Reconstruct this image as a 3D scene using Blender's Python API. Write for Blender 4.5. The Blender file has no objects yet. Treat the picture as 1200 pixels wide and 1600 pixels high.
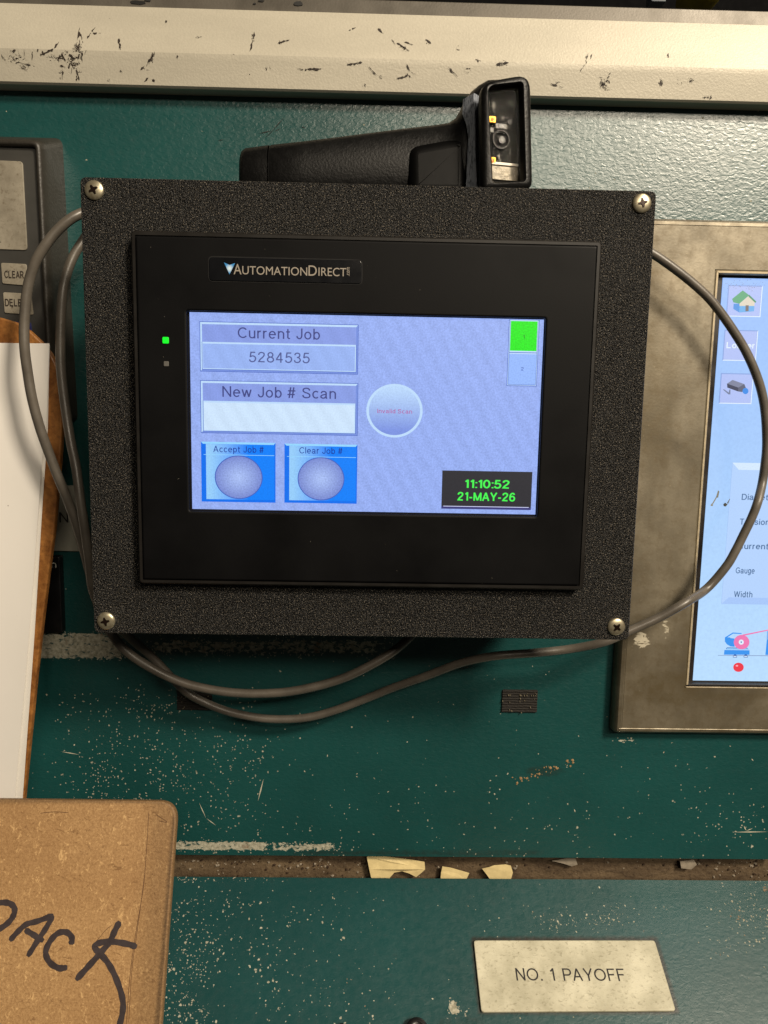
import bpy, math, random
from mathutils import Vector, Matrix
R = random.Random(7)
scene = bpy.context.scene
COL = scene.collection

# ------------------------------------------------------------------ camera
F = 1150.0                                   # focal length in photo pixels (1200 x 1600 frame)
M3 = ((0.99968956, 0.01641995, 0.01873957),
      (-0.01865722, 0.99182396, 0.12624242),
      (-0.01651346, -0.12655286, 0.9918224))
CAM = Vector((0.0, -0.329, 0.0))
def w3(d): return Vector((d[0], d[2], -d[1]))
right = w3([M3[i][0] for i in range(3)]); down = w3([M3[i][1] for i in range(3)]); fwd = w3([M3[i][2] for i in range(3)])
cam = bpy.data.cameras.new('camera'); co = bpy.data.objects.new('camera', cam); COL.objects.link(co)
mm = Matrix.Identity(4)
for i in range(3):
    mm[i][0] = right[i]; mm[i][1] = -down[i]; mm[i][2] = -fwd[i]; mm[i][3] = CAM[i]
co.matrix_world = mm
cam.sensor_fit = 'HORIZONTAL'; cam.sensor_width = 36; cam.lens = F / 1200 * 36
cam.clip_start = 0.01; cam.clip_end = 50
scene.camera = co

# ------------------------------------------------------------------ light
world = bpy.data.worlds.new('World'); scene.world = world; world.use_nodes = True
bg = world.node_tree.nodes['Background']; bg.inputs[0].default_value = (1.0, 0.9, 0.76, 1); bg.inputs[1].default_value = 0.02
def area(name, loc, target, sx, sy, power, col):
    l = bpy.data.lights.new(name, 'AREA'); l.shape = 'RECTANGLE'; l.size = sx; l.size_y = sy; l.energy = power; l.color = col
    o = bpy.data.objects.new(name, l); COL.objects.link(o); o.location = loc
    o.rotation_euler = (Vector(target) - Vector(loc)).to_track_quat('-Z', 'Y').to_euler()
    return o
WARM = (1.0, 0.865, 0.68)
area('tube_light', (0.66, -1.65, 0.80), (0.15, 0.08, 0.1), 1.15, 0.22, 17, WARM)
area('bay_light', (1.08, -1.35, 1.22), (0.05, 0.05, 0.0), 0.32, 0.32, 52, WARM)
area('ceiling_light', (1.0, -0.62, 1.9), (0.05, 0.05, 0.0), 0.9, 0.3, 11, WARM)
scene.view_settings.view_transform = 'Standard'; scene.view_settings.look = 'None'
scene.view_settings.exposure = 0.0; scene.view_settings.gamma = 1.0; scene.view_settings.use_curve_mapping = False

# ------------------------------------------------------------------ planes and pixels
def ray(px, py):
    x, y = (px - 600) / F, (py - 800) / F
    return w3([M3[i][0] * x + M3[i][1] * y + M3[i][2] for i in range(3)])
def project(p):
    d = p - CAM; z = d.dot(fwd)
    return 600 + F * d.dot(right) / z, 800 + F * d.dot(down) / z
class Plane:
    """A surface with its own u (right), v (up) and n (towards the viewer)."""
    def __init__(s, o, u=(1, 0, 0), v=(0, 0, 1)):
        s.o = Vector(o); s.u = Vector(u).normalized()
        s.n = s.u.cross(Vector(v)).normalized(); s.v = s.n.cross(s.u)
    def hit(s, px, py, h=0):
        d = ray(px, py); o = s.o + s.n * h
        return CAM + d * ((o - CAM).dot(s.n) / d.dot(s.n))
    def uv(s, px, py, h=0):
        q = s.hit(px, py, h) - s.o
        return q.dot(s.u), q.dot(s.v)
    def pt(s, u, v, h=0): return s.o + s.u * u + s.v * v + s.n * h
    def px(s, u, v, h=0): return project(s.pt(u, v, h))
def at(px, py, Y): return Plane((0, Y, 0)).hit(px, py)
YW = 0.085                                             # console wall
PB = Plane((0, 0, 0)); PP = Plane((0, 0.006, 0)); PW = Plane((0, YW, 0))
da = math.radians(27.5)
dv = Vector((0, math.cos(da), math.sin(da)))
PD = Plane(at(600, 1372, YW - 0.003), (1, 0, 0), dv)   # sloping desk
# ------------------------------------------------------------------ objects
ORG = {}
def link(o, parent):
    COL.objects.link(o)
    if parent: o.parent = parent
def thing(name, label, cat, org, group=None):
    o = bpy.data.objects.new(name, None); COL.objects.link(o); o.location = org
    o.empty_display_size = 0.01
    o['label'] = label; o['category'] = cat
    if group: o['group'] = group
    ORG[o] = Vector(org); return o
def obj(name, verts, faces, mats, parent=None, smooth=None, fm=None, org=None, label=None, cat=None, group=None, kind=None):
    base = ORG[parent] if parent else Vector(org if org is not None else (0, 0, 0))
    me = bpy.data.meshes.new(name)
    me.from_pydata([tuple(v - base) for v in verts], [], faces)
    for m in (mats if isinstance(mats, (list, tuple)) else [mats]): me.materials.append(m)
    if fm: me.polygons.foreach_set('material_index', fm)
    me.update()
    if smooth is not None:
        me.polygons.foreach_set('use_smooth', [True] * len(me.polygons))
        me.set_sharp_from_angle(angle=math.radians(smooth))
    o = bpy.data.objects.new(name, me); link(o, parent)
    if not parent: o.location = base
    ORG[o] = base
    if label: o['label'] = label
    if cat: o['category'] = cat
    if group: o['group'] = group
    if kind: o['kind'] = kind
    return o
class Geo:
    def __init__(s): s.v = []; s.f = []; s.m = []
    def add(s, verts, faces, mi=0):
        b = len(s.v); s.v += verts; s.f += [tuple(b + i for i in f) for f in faces]; s.m += [mi] * len(faces)
    def loft(s, loops, cap0=True, cap1=True, mi=0, mcap=None, closed=True):
        n = len(loops[0]); vs = [p for l in loops for p in l]; fs = []
        for k in range(len(loops) - 1):
            for i in range(n if closed else n - 1):
                j = (i + 1) % n
                fs.append((k * n + i, k * n + j, (k + 1) * n + j, (k + 1) * n + i))
        s.add(vs, fs, mi)
        if cap0: s.add(loops[0], [tuple(reversed(range(n)))], mi)
        if cap1: s.add(loops[-1], [tuple(range(n))], mi if mcap is None else mcap)
    def poly(s, P, pts, h=0, mi=0): s.add([P.pt(u, v, h) for u, v in pts], [tuple(range(len(pts)))], mi)
    def make(s, name, mats, parent=None, **k): return obj(name, s.v, s.f, mats, parent, fm=s.m, **k)
def rquad(c, r, seg=5):
    """Four corners (counter-clockwise from bottom left) rounded with radius r."""
    out = []; c = [Vector(p) for p in c]; rr = r if isinstance(r, (list, tuple)) else [r] * 4
    for i in range(4):
        p, a, b = c[i], (c[i - 1] - c[i]).normalized(), (c[(i + 1) % 4] - c[i]).normalized()
        q = rr[i]
        for k in range(seg + 1):
            t = k / seg; p0 = p + a * q; p1 = p + b * q
            out.append(tuple((1 - t) ** 2 * p0 + 2 * t * (1 - t) * p + t * t * p1))
    return out
def rrect(u0, v0, u1, v1, r, seg=5): return rquad([(u0, v0), (u1, v0), (u1, v1), (u0, v1)], r, seg)
def inset(pts, d):
    n = len(pts); out = []
    for i in range(n):
        a, p, b = Vector(pts[i - 1]), Vector(pts[i]), Vector(pts[(i + 1) % n])
        e1 = (p - a); e2 = (b - p)
        e1 = e1.normalized() if e1.length > 1e-9 else e2.normalized(); e2 = e2.normalized() if e2.length > 1e-9 else e1
        nn = Vector((-(e1 + e2).y, (e1 + e2).x)); nn = nn.normalized() if nn.length > 1e-9 else Vector((-e1.y, e1.x))
        out.append(tuple(p + nn * d))
    return out
def lift(P, pts, h): return [P.pt(u, v, h) for u, v in pts]
def rect_px(P, tl, br, h=0):
    a = P.uv(*tl, h); b = P.uv(*br, h)
    return a[0], b[1], b[0], a[1]
def slab(P, loop, h0, h1, bev=0.0005, steps=3):
    """Solid plate from height h0 to h1 on plane P, front edge rounded."""
    g = Geo(); L = [lift(P, loop, h0)]
    for k in range(steps + 1):
        t = k / steps * math.pi / 2
        L.append(lift(P, inset(loop, bev * (1 - math.cos(t))), h1 - bev + bev * math.sin(t)))
    g.loft(L); return g
def grid(P, u0, v0, u1, v1, nu, nv, h=0, back=0.004):
    vs = [P.pt(u0 + (u1 - u0) * i / nu, v0 + (v1 - v0) * j / nv, h) for j in range(nv + 1) for i in range(nu + 1)]
    fs = [(j * (nu + 1) + i, j * (nu + 1) + i + 1, (j + 1) * (nu + 1) + i + 1, (j + 1) * (nu + 1) + i) for j in range(nv) for i in range(nu)]
    b = len(vs); n = nu + 1
    ring = [i for i in range(n)] + [j * n + nu for j in range(1, nv + 1)] + [nv * n + i for i in range(nu - 1, -1, -1)] + [j * n for j in range(nv - 1, 0, -1)]
    vs += [vs[i] - P.n * back for i in ring]
    for k in range(len(ring)):
        l = (k + 1) % len(ring)
        fs.append((ring[l], ring[k], b + k, b + l))
    fs.append(tuple(b + k for k in reversed(range(len(ring)))))
    return vs, fs
def attr(o, name, fn):
    me = o.data; a = me.attributes.new(name, 'FLOAT', 'POINT'); base = ORG[o]
    a.data.foreach_set('value', [fn(*project(v.co + base)) for v in me.vertices])
def catmull(pts, n=8):
    P = [Vector(p) for p in pts]; P = [P[0] * 2 - P[1]] + P + [P[-1] * 2 - P[-2]]; out = []
    for i in range(1, len(P) - 2):
        for k in range(n):
            t = k / n; a, b, c, d = P[i - 1:i + 3]
            out.append(0.5 * (2 * b + (c - a) * t + (2 * a - 5 * b + 4 * c - d) * t * t + (3 * b - a - 3 * c + d) * t ** 3))
    out.append(P[-2]); return out
def tube(pts, r, seg=14):
    g = Geo(); loops = []; nrm = None
    for i, p in enumerate(pts):
        t = (pts[min(i + 1, len(pts) - 1)] - pts[max(i - 1, 0)]).normalized()
        if nrm is None: nrm = t.orthogonal().normalized()
        nrm = (nrm - t * nrm.dot(t)).normalized(); b = t.cross(nrm)
        loops.append([p + (nrm * math.cos(a) + b * math.sin(a)) * r for a in [2 * math.pi * k / seg for k in range(seg)]])
    g.loft(loops); return g
_tx = {}
def glyphs(s):
    if s not in _tx:
        c = bpy.data.curves.new('text', 'FONT'); c.body = s; c.resolution_u = 4
        o = bpy.data.objects.new('text', c); m = bpy.data.meshes.new_from_object(o)
        vs = [(v.co.x, v.co.y) for v in m.vertices]; fs = [tuple(p.vertices) for p in m.polygons]
        bpy.data.objects.remove(o); bpy.data.curves.remove(c); bpy.data.meshes.remove(m)
        _tx[s] = (vs, fs)
    return _tx[s]
CAPH = 0.691
def round_text(P, s, x0, x1, yb, cap, h, geo, bold=0):
    """Lettering whose ink runs from pixel x0 to x1, baseline at yb, capitals `cap` pixels tall."""
    vs, fs = glyphs(s); a = min(v[0] for v in vs); b = max(v[0] for v in vs)
    xm = (x0 + x1) / 2
    ua, ub = P.uv(x0, yb, h)[0], P.uv(x1, yb, h)[0]; vb = P.uv(xm, yb, h)[1]; vc = P.uv(xm, yb - cap, h)[1]
    sx = (ub - ua) / (b - a); sy = (vc - vb) / CAPH
    g = geo
    offs = [(0, 0)] if not bold else [(-bold, 0), (bold, 0), (0, bold), (0, -bold)]
    for k, (ox, oy) in enumerate(offs):
        g.add([P.pt(ua + (x - a) * sx + ox, vb + y * sy + oy, h + k * 4e-6) for x, y in vs], fs)

# plain grotesque lettering drawn as pen strokes (capital height 100)
def _arc(cx, cy, rx, ry, a0=0, a1=360):
    n = max(6, int(abs(a1 - a0) / 15))
    return [(cx + rx * math.cos(math.radians(a0 + (a1 - a0) * k / n)), cy + ry * math.sin(math.radians(a0 + (a1 - a0) * k / n))) for k in range(n + 1)]
def _cat(*p): return [(v.x, v.y) for v in catmull([(*q, 0) for q in p], 5)]
PEN = {
 'A': [[(4, 0), (36, 98)], [(36, 98), (68, 0)], [(15, 33), (57, 33)]], 'C': [_arc(42, 50, 35, 44, 40, 320)],
 'D': [[(8, 6), (8, 94), (34, 94)] + _arc(34, 50, 33, 44, 80, -90) + [(8, 6)]], 'E': [[(62, 94), (8, 94), (8, 6), (64, 6)], [(8, 52), (58, 52)]],
 'F': [[(60, 94), (8, 94), (8, 0)], [(8, 50), (52, 50)]], 'G': [_arc(43, 50, 36, 44, 40, 318) + [(77, 22), (77, 46), (46, 46)]],
 'I': [[(8, 0), (8, 100)]], 'J': [[(46, 100), (46, 34)] + _arc(27, 32, 19, 26, 0, -175)], 'L': [[(8, 100), (8, 6), (60, 6)]],
 'M': [[(8, 0), (8, 96)], [(8, 97), (43, 4)], [(43, 4), (78, 97)], [(78, 96), (78, 0)]], 'N': [[(8, 0), (8, 100)], [(8, 97), (66, 3)], [(66, 0), (66, 100)]],
 'O': [_arc(46, 50, 39, 44)], 'P': [[(8, 0), (8, 94), (40, 94)] + _arc(40, 70, 23, 24, 80, -90) + [(8, 46)]],
 'R': [[(8, 0), (8, 94), (42, 94)] + _arc(42, 71, 22, 23, 80, -90) + [(8, 48)], [(40, 48), (70, 0)]],
 'S': [_cat((62, 72), (54, 88), (35, 94), (15, 87), (11, 70), (22, 57), (46, 47), (61, 35), (60, 15), (40, 6), (17, 11), (7, 30))],
 'T': [[(3, 94), (65, 94)], [(34, 94), (34, 0)]], 'W': [[(2, 100), (24, 3)], [(24, 3), (48, 97)], [(48, 97), (72, 3)], [(72, 3), (94, 100)]],
 'Y': [[(4, 100), (35, 42)], [(66, 100), (35, 42)], [(35, 46), (35, 0)]],
 'a': [_cat((7, 50), (15, 64), (31, 67), (44, 59), (46, 44), (46, 20), (48, 8), (52, 0)), _cat((46, 41), (24, 36), (8, 27), (7, 13), (20, 5), (36, 9), (46, 24))],
 'b': [[(8, 100), (8, 0)], _arc(29, 36, 21, 31)], 'c': [_arc(30, 36, 23, 31, 45, 315)], 'd': [[(50, 100), (50, 0)], _arc(29, 36, 21, 31)],
 'e': [[(7, 38), (53, 38)] + _arc(30, 36, 23, 31, 5, 318)], 'g': [_arc(28, 36, 21, 31), [(50, 72), (50, -4)] + _arc(28, -4, 22, 18, 0, -160)],
 'h': [[(8, 0), (8, 100)], _arc(28, 46, 20, 21, 180, 0) + [(48, 0)]], 'i': [[(8, 0), (8, 72)], [(8, 87), (8, 100)]], 'l': [[(8, 0), (8, 100)]],
 'm': [[(8, 0), (8, 72)], _arc(24, 48, 16, 19, 180, 0) + [(40, 0)], _arc(56, 48, 16, 19, 180, 0) + [(72, 0)]],
 'n': [[(8, 0), (8, 72)], _arc(28, 46, 20, 21, 180, 0) + [(48, 0)]], 'o': [_arc(30, 36, 23, 31)], 'p': [[(8, 72), (8, -27)], _arc(29, 36, 21, 31)],
 'r': [[(8, 0), (8, 72)], _arc(27, 44, 19, 23, 180, 75)], 's': [_cat((46, 52), (40, 64), (26, 67), (12, 61), (11, 48), (28, 38), (45, 30), (46, 14), (30, 5), (14, 8), (6, 21))],
 't': [[(16, 92), (16, 18)] + _arc(26, 16, 10, 11, 180, 270) + [(34, 6)], [(2, 66), (33, 66)]], 'u': [[(8, 72), (8, 28)] + _arc(28, 26, 20, 21, 180, 360), [(48, 72), (48, 0)]],
 'v': [[(3, 72), (26, 3)], [(26, 3), (49, 72)]], 'w': [[(3, 72), (20, 3)], [(20, 3), (37, 68)], [(37, 68), (54, 3)], [(54, 3), (71, 72)]],
 '0': [_arc(31, 50, 25, 44)], '1': [[(30, 0), (30, 100)], [(10, 74), (30, 96)]], '2': [_cat((8, 70), (14, 87), (32, 94), (50, 87), (54, 71), (44, 52), (22, 30), (9, 8)) + [(58, 6)]],
 '3': [_cat((8, 74), (17, 90), (33, 94), (49, 85), (49, 66), (38, 55), (26, 53)), _cat((28, 53), (46, 48), (55, 30), (46, 11), (28, 6), (12, 12), (6, 27))],
 '4': [[(44, 0), (44, 97)], [(44, 97), (6, 30)], [(3, 29), (60, 29)]], '5': [[(54, 94), (18, 94), (11, 49)], _cat((11, 50), (30, 60), (49, 53), (56, 33), (46, 11), (28, 5), (12, 11), (6, 26))],
 '6': [_arc(31, 32, 24, 27), _cat((54, 78), (44, 92), (28, 93), (12, 76), (7, 46), (7, 32))], '8': [_arc(31, 73, 20, 21), _arc(31, 28, 25, 23)],
 '#': [[(14, 0), (26, 100)], [(38, 0), (50, 100)], [(0, 33), (58, 33)], [(5, 67), (63, 67)]], '-': [[(4, 36), (34, 36)]],
 ':': [[(10, 0), (10, 14)], [(10, 58), (10, 72)]], '.': [[(10, 0), (10, 14)]]}
def pen_text(s, wt=11.5, sp=32):
    vs = []; fs = []; lay = []; x = 0; k = 0
    for ch in s:
        if ch == ' ': x += sp; continue
        st = PEN[ch]; mx = max(p[0] for q in st for p in q)
        for q in st:
            q = [p for i, p in enumerate(q) if i == 0 or math.dist(p, q[i - 1]) > .5]; n = len(q); closed = math.dist(q[0], q[-1]) < .5; L = []; Rr = []
            for i in range(n):
                a = q[i - 1] if i else (q[-2] if closed else None); b = q[i + 1] if i < n - 1 else (q[1] if closed else None); p = Vector(q[i])
                d1 = (p - Vector(a)).normalized() if a else None; d2 = (Vector(b) - p).normalized() if b else None
                d1 = d1 or d2; d2 = d2 or d1; t = d1 + d2; t = t.normalized() if t.length > .01 else d1
                nn = Vector((-t.y, t.x)); m = min(1.8, 1 / max(.3, nn.dot(Vector((-d1.y, d1.x))))) * wt / 2
                L.append((x + p.x + nn.x * m, p.y + nn.y * m)); Rr.append((x + p.x - nn.x * m, p.y - nn.y * m))
            b0 = len(vs); vs += L + Rr; lay += [k] * (2 * n); k = (k + 1) % 5
            fs += [(b0 + i, b0 + n + i, b0 + n + i + 1, b0 + i + 1) for i in range(n - 1)]
        x += mx + (14 if ch in 'tTrYFP.:-' else 18)
    return vs, fs, lay
def text(P, s, x0, x1, yb, cap, h, mat, parent, name='lettering', wt=11.5, sp=32):
    """Lettering whose ink runs from pixel x0 to x1, baseline at yb, capitals `cap` pixels tall."""
    vs, fs, lay = pen_text(s, wt, sp); a = min(v[0] for v in vs); b = max(v[0] for v in vs); xm = (x0 + x1) / 2
    ua, ub = P.uv(x0, yb, h)[0], P.uv(x1, yb, h)[0]; vb = P.uv(xm, yb, h)[1]; vc = P.uv(xm, yb - cap, h)[1]
    sx = (ub - ua) / (b - a); sy = (vc - vb) / 100
    g = Geo(); g.add([P.pt(ua + (x - a) * sx, vb + y * sy, h + l * 2e-6) for (x, y), l in zip(vs, lay)], fs)
    return g.make(name, mat, parent)

# ------------------------------------------------------------------ materials
def lin(c): return tuple((x / 255 / 12.92 if x <= 10 else ((x / 255 + 0.055) / 1.055) ** 2.4) for x in c)
class NT:
    def __init__(s, name):
        s.m = bpy.data.materials.new(name); s.m.use_nodes = True; s.t = s.m.node_tree
        s.b = s.t.nodes['Principled BSDF']; s.oc = None
    def n(s, typ, **k):
        x = s.t.nodes.new(typ)
        for a, v in k.items():
            if a.startswith('i_'):
                key = a[2:]; key = int(key) if key.isdigit() else key.replace('_', ' ')
                s.put(x.inputs[key], v)
            else: setattr(x, a, v)
        return x
    def put(s, sock, v):
        if isinstance(v, bpy.types.NodeSocket): s.t.links.new(v, sock)
        else:
            if isinstance(v, (tuple, list)) and len(v) == 3 and sock.type == 'RGBA': v = (*v, 1)
            sock.default_value = v
    def co(s, scale=None):
        if s.oc is None: s.oc = s.n('ShaderNodeTexCoord').outputs['Object']
        if scale is None: return s.oc
        m = s.n('ShaderNodeMapping', vector_type='POINT'); s.put(m.inputs['Vector'], s.oc); m.inputs['Scale'].default_value = scale
        return m.outputs[0]
    def noise(s, scale, detail=3, rough=0.55, dist=0, stretch=None):
        x = s.n('ShaderNodeTexNoise', i_Scale=scale, i_Detail=detail, i_Roughness=rough, i_Distortion=dist)
        s.put(x.inputs['Vector'], s.co(stretch)); return x.outputs['Fac']
    def vor(s, scale, out='Distance', feature='F1', stretch=None):
        x = s.n('ShaderNodeTexVoronoi', i_Scale=scale); x.feature = feature
        s.put(x.inputs['Vector'], s.co(stretch)); return x.outputs[out]
    def math(s, op, a, b=0.0, c=0.0, clamp=False):
        x = s.n('ShaderNodeMath', operation=op, use_clamp=clamp); s.put(x.inputs[0], a); s.put(x.inputs[1], b); s.put(x.inputs[2], c); return x.outputs[0]
    def step(s, v, lo, hi, to0=0.0, to1=1.0):
        x = s.n('ShaderNodeMapRange', clamp=True); s.put(x.inputs[0], v); s.put(x.inputs[1], lo); s.put(x.inputs[2], hi); s.put(x.inputs[3], to0); s.put(x.inputs[4], to1); return x.outputs[0]
    def mix(s, f, a, b):
        x = s.n('ShaderNodeMix', data_type='RGBA'); s.put(x.inputs[0], f); s.put(x.inputs[6], a); s.put(x.inputs[7], b); return x.outputs[2]
    def attr(s, name): return s.n('ShaderNodeAttribute', attribute_name=name).outputs['Fac']
    def bump(s, hgt, strength, dist):
        x = s.n('ShaderNodeBump', i_Strength=strength, i_Distance=dist, i_Height=hgt)
        s.put(s.b.inputs['Normal'], x.outputs[0])
    def set(s, **k):
        for a, v in k.items(): s.put(s.b.inputs[a.replace('_', ' ')], v)
        return s
def plain(name, col, rough=0.5, metal=0.0, var=0.12, vs=120, bump=None, spec=0.5, rv=0.08):
    t = NT(name); n = t.noise(vs, 4)
    c = lin(col); lo = tuple(x * (1 - var) for x in c); hi = tuple(min(1, x * (1 + var)) for x in c)
    t.set(Base_Color=t.mix(t.step(n, 0.3, 0.7), lo, hi), Metallic=metal, Specular_IOR_Level=spec,
          Roughness=t.step(n, 0.3, 0.7, rough - rv, rough + rv))
    if bump: t.bump(t.noise(bump[0], 3), bump[1], bump[2])
    return t.m
def glow(name, col, s=1.0, grain=0.06, moire=0.0, rough=0.35):
    t = NT(name); t.set(Base_Color=(0.004, 0.004, 0.005), Roughness=rough, Emission_Color=lin(col))
    f = t.step(t.noise(1500, 2), 0.25, 0.75, s * (1 - grain), s * (1 + grain))
    if moire:
        w = t.n('ShaderNodeTexWave', i_Scale=80.0, i_Distortion=1.2, i_Detail=1.0, i_Detail_Scale=3.0); w.bands_direction = 'DIAGONAL'
        t.put(w.inputs['Vector'], t.co((1, 1, 0.6)))
        f = t.math('MULTIPLY', f, t.step(w.outputs['Fac'], 0, 1, 1 - moire, 1 + moire))
    t.set(Emission_Strength=f); return t.m

# green console paint with orange peel, chips driven by a wear map, grime by a dirt map
def console_paint(name, col, peel, fine_k=1.0):
    t = NT(name)
    wear0, dirt_shade = t.attr('wear'), t.attr('dirt_shade')
    wear = t.math('MULTIPLY', wear0, t.step(t.noise(42, 4, 0.6), 0.36, 0.62, 0.25, 1.25))
    big = t.noise(9, 4); fine = t.noise(260, 3)
    c = lin(col)
    base = t.mix(t.step(big, 0.3, 0.7), tuple(x * 0.82 for x in c), tuple(x * 1.2 for x in c))
    base = t.mix(t.step(fine, 0.62, 0.8, 0, 0.35), base, tuple(x * 0.45 for x in c))
    # round pits
    pits = None
    for sc, kr, st in ((280 * fine_k, 0.26, (1, 1, 1)), (430 * fine_k, 0.32, (1.15, 1, 0.9)), (680 * fine_k, 0.36, (1, 1, 1.1))):
        x = t.n('ShaderNodeTexVoronoi', i_Scale=float(sc), i_Randomness=1.0)
        wv = t.n('ShaderNodeVectorMath', operation='ADD')
        nz = t.n('ShaderNodeTexNoise', i_Scale=700.0); t.put(nz.inputs['Vector'], t.co())
        sv = t.n('ShaderNodeVectorMath', operation='SCALE'); t.put(sv.inputs[0], nz.outputs['Color']); sv.inputs['Scale'].default_value = 0.0016
        t.put(wv.inputs[0], t.co(st)); t.put(wv.inputs[1], sv.outputs[0]); t.put(x.inputs['Vector'], wv.outputs[0])
        sep = t.n('ShaderNodeSeparateColor'); t.put(sep.inputs[0], x.outputs['Color'])
        on = t.math('LESS_THAN', sep.outputs[0], t.math('MULTIPLY', wear, 0.85))
        rad = t.math('MULTIPLY_ADD', sep.outputs[1], kr, 0.06)
        hit = t.math('MULTIPLY', t.step(t.math('SUBTRACT', x.outputs['Distance'], rad), -0.04, 0.04, 1, 0), on)
        pits = hit if pits is None else t.math('MAXIMUM', pits, hit)
    scr = t.noise(330, 5, 0.65, 0.4, (0.75, 1, 1.25))
    flake = t.step(t.math('MULTIPLY_ADD', wear0, 0.60, scr), 0.94, 0.99)
    chip = t.math('MAXIMUM', pits, flake)
    chipcol = t.mix(t.step(t.noise(500, 3), 0.35, 0.7), lin((186, 182, 164)), lin((128, 126, 108)))
    chipcol = t.mix(t.step(t.noise(90, 3), 0.60, 0.68, 0, 0.8), chipcol, lin((112, 84, 58)))
    base = t.mix(t.step(t.math('ADD', dirt_shade, t.math('MULTIPLY', t.noise(300, 5, 0.7), 0.6)), 0.62, 1.15, 0, 0.92), base, lin((38, 28, 18)))
    t.set(Base_Color=t.mix(chip, base, chipcol), Specular_IOR_Level=t.math('MULTIPLY_ADD', chip, -0.5, 0.85))
    t.set(Roughness=t.math('MAXIMUM', t.math('MULTIPLY', chip, 0.75), t.step(fine, 0.3, 0.7, 0.28, 0.37)))
    hgt = t.noise(520, 2, 0.5, 0.6, (0.7, 1, 1.15))
    hgt = t.math('MULTIPLY_ADD', chip, -0.35, t.math('MULTIPLY', hgt, peel))
    t.bump(hgt, 1.0, 0.00021)
    return t.m
WALL = console_paint('green_wall_paint', (22, 70, 69), 1.0)
DESK = console_paint('green_desk_paint', (23, 66, 67), 0.4, 1.45)

# ------------------------------------------------------------------ wear maps, written in photo pixels
def blob(x, y, cx, cy, rx, ry, s=0.5):
    d = math.hypot((x - cx) / rx, (y - cy) / ry)
    return max(0.0, min(1.0, (1 - d) / s))
def band(x, y, x0, x1, y0, y1, fx=30, fy=6):
    a = min((x - x0) / fx, (x1 - x) / fx, (y - y0) / fy, (y1 - y) / fy)
    return max(0.0, min(1.0, a))
def sm(a, b, x): t = max(0, min(1, (x - a) / (b - a))); return t * t * (3 - 2 * t)
def wall_wear(x, y):
    w = 0.004
    if y > 1040: w = 0.012 + 0.05 * sm(1150, 1330, y)
    w = max(w, 0.24 * band(x, y, 60, 480, 1060, 1338, 120, 90), 0.38 * blob(x, y, 235, 1105, 75, 45), 0.3 * blob(x, y, 215, 1230, 150, 70))
    w = max(w, 0.93 * band(x, y, -20, 205, 985, 1033, 20, 6), 0.80 * band(x, y, 190, 640, 990, 1032, 60, 14))
    w = max(w, 0.94 * band(x, y, 230, 450, 1310, 1333, 40, 7), 0.86 * band(x, y, 380, 570, 1312, 1335, 60, 7))
    w = max(w, 0.97 * blob(x, y, 978, 1158, 26, 5, 0.6), 0.25 * band(x, y, 1040, 1300, 1240, 1330, 90, 40))
    w = max(w, 0.85 * blob(x, y, 855, 1290, 4, 3), 0.8 * blob(x, y, 720, 1292, 8, 3))
    return w
def wall_dirt(x, y):
    return max(0.34 * band(x, y, 450, 1250, 1230, 1340, 200, 60), 0.3 * blob(x, y, 1010, 1180, 160, 60), 0.55 * band(x, y, 400, 900, 1320, 1345, 80, 12), 0.5 * blob(x, y, 850, 1205, 50, 14), 0.28 * blob(x, y, 110, 330, 90, 120))
def desk_wear(x, y):
    w = 0.010
    w = max(w, 0.36 * band(x, y, 150, 400, 1385, 1640, 110, 30), 0.13 * band(x, y, 200, 640, 1380, 1640, 180, 40))
    w = max(w, 0.3 * band(x, y, 1090, 1300, 1370, 1500, 80, 30), 0.3 * band(x, y, 800, 1000, 1410, 1460, 50, 20))
    w = max(w, 0.95 * blob(x, y, 709, 1575, 15, 17), 0.9 * blob(x, y, 727, 1583, 10, 9), 0.6 * band(x, y, -50, 460, 1366, 1380, 40, 6))
    w = max(w, 0.8 * blob(x, y, 1195, 1388, 12, 5), 0.55 * blob(x, y, 315, 1580, 40, 25))
    return w
SIGN = [(752, 1581), (1056, 1579), (1023, 1469), (740, 1469)]
def desk_dirt(x, y):
    d = 0
    xl = 740 + (y - 1469) * 12 / 112; xr = 1023 + (y - 1469) * 33 / 110
    e = max(xl - x, x - xr, 1469 - y, y - 1580)
    d = 1.0 - sm(0, 13, e) if e > -4 else 0
    return max(d * .85, 0.42 * blob(x, y, 630, 1390, 26, 12, 1), 0.42 * blob(x, y, 705, 1387, 26, 12, 1), 0.45 * band(x, y, 100, 1300, 1364, 1380, 50, 8), 0.4 * blob(x, y, 720, 1600, 70, 25), 0.3 * blob(x, y, 1135, 1436, 14, 12))

# ------------------------------------------------------------------ console
a = PW.uv(-140, 1338); b = PW.uv(1340, 60)
vs, fs = grid(PW, a[0], PW.uv(600, 1338)[1], b[0], PW.uv(600, 40)[1], 230, 230)
wall = obj('machine_wall', vs, fs, WALL, org=PW.pt(0, 0), label='upright green painted machine panel with orange peel texture and worn chips', cat='machine wall')
attr(wall, 'wear', wall_wear); attr(wall, 'dirt_shade', wall_dirt)
u0, u1 = PD.uv(-160, 1500)[0], PD.uv(1360, 1500)[0]
vs, fs = grid(PD, u0, PD.uv(600, 1720)[1], u1, 0.0, 220, 60)
desk = obj('console_desk', vs, fs, DESK, org=PD.o, label='sloping green desk plate below the narrow brown gap, speckled with paint chips', cat='desk')
attr(desk, 'wear', desk_wear); attr(desk, 'dirt_shade', desk_dirt)

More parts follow.
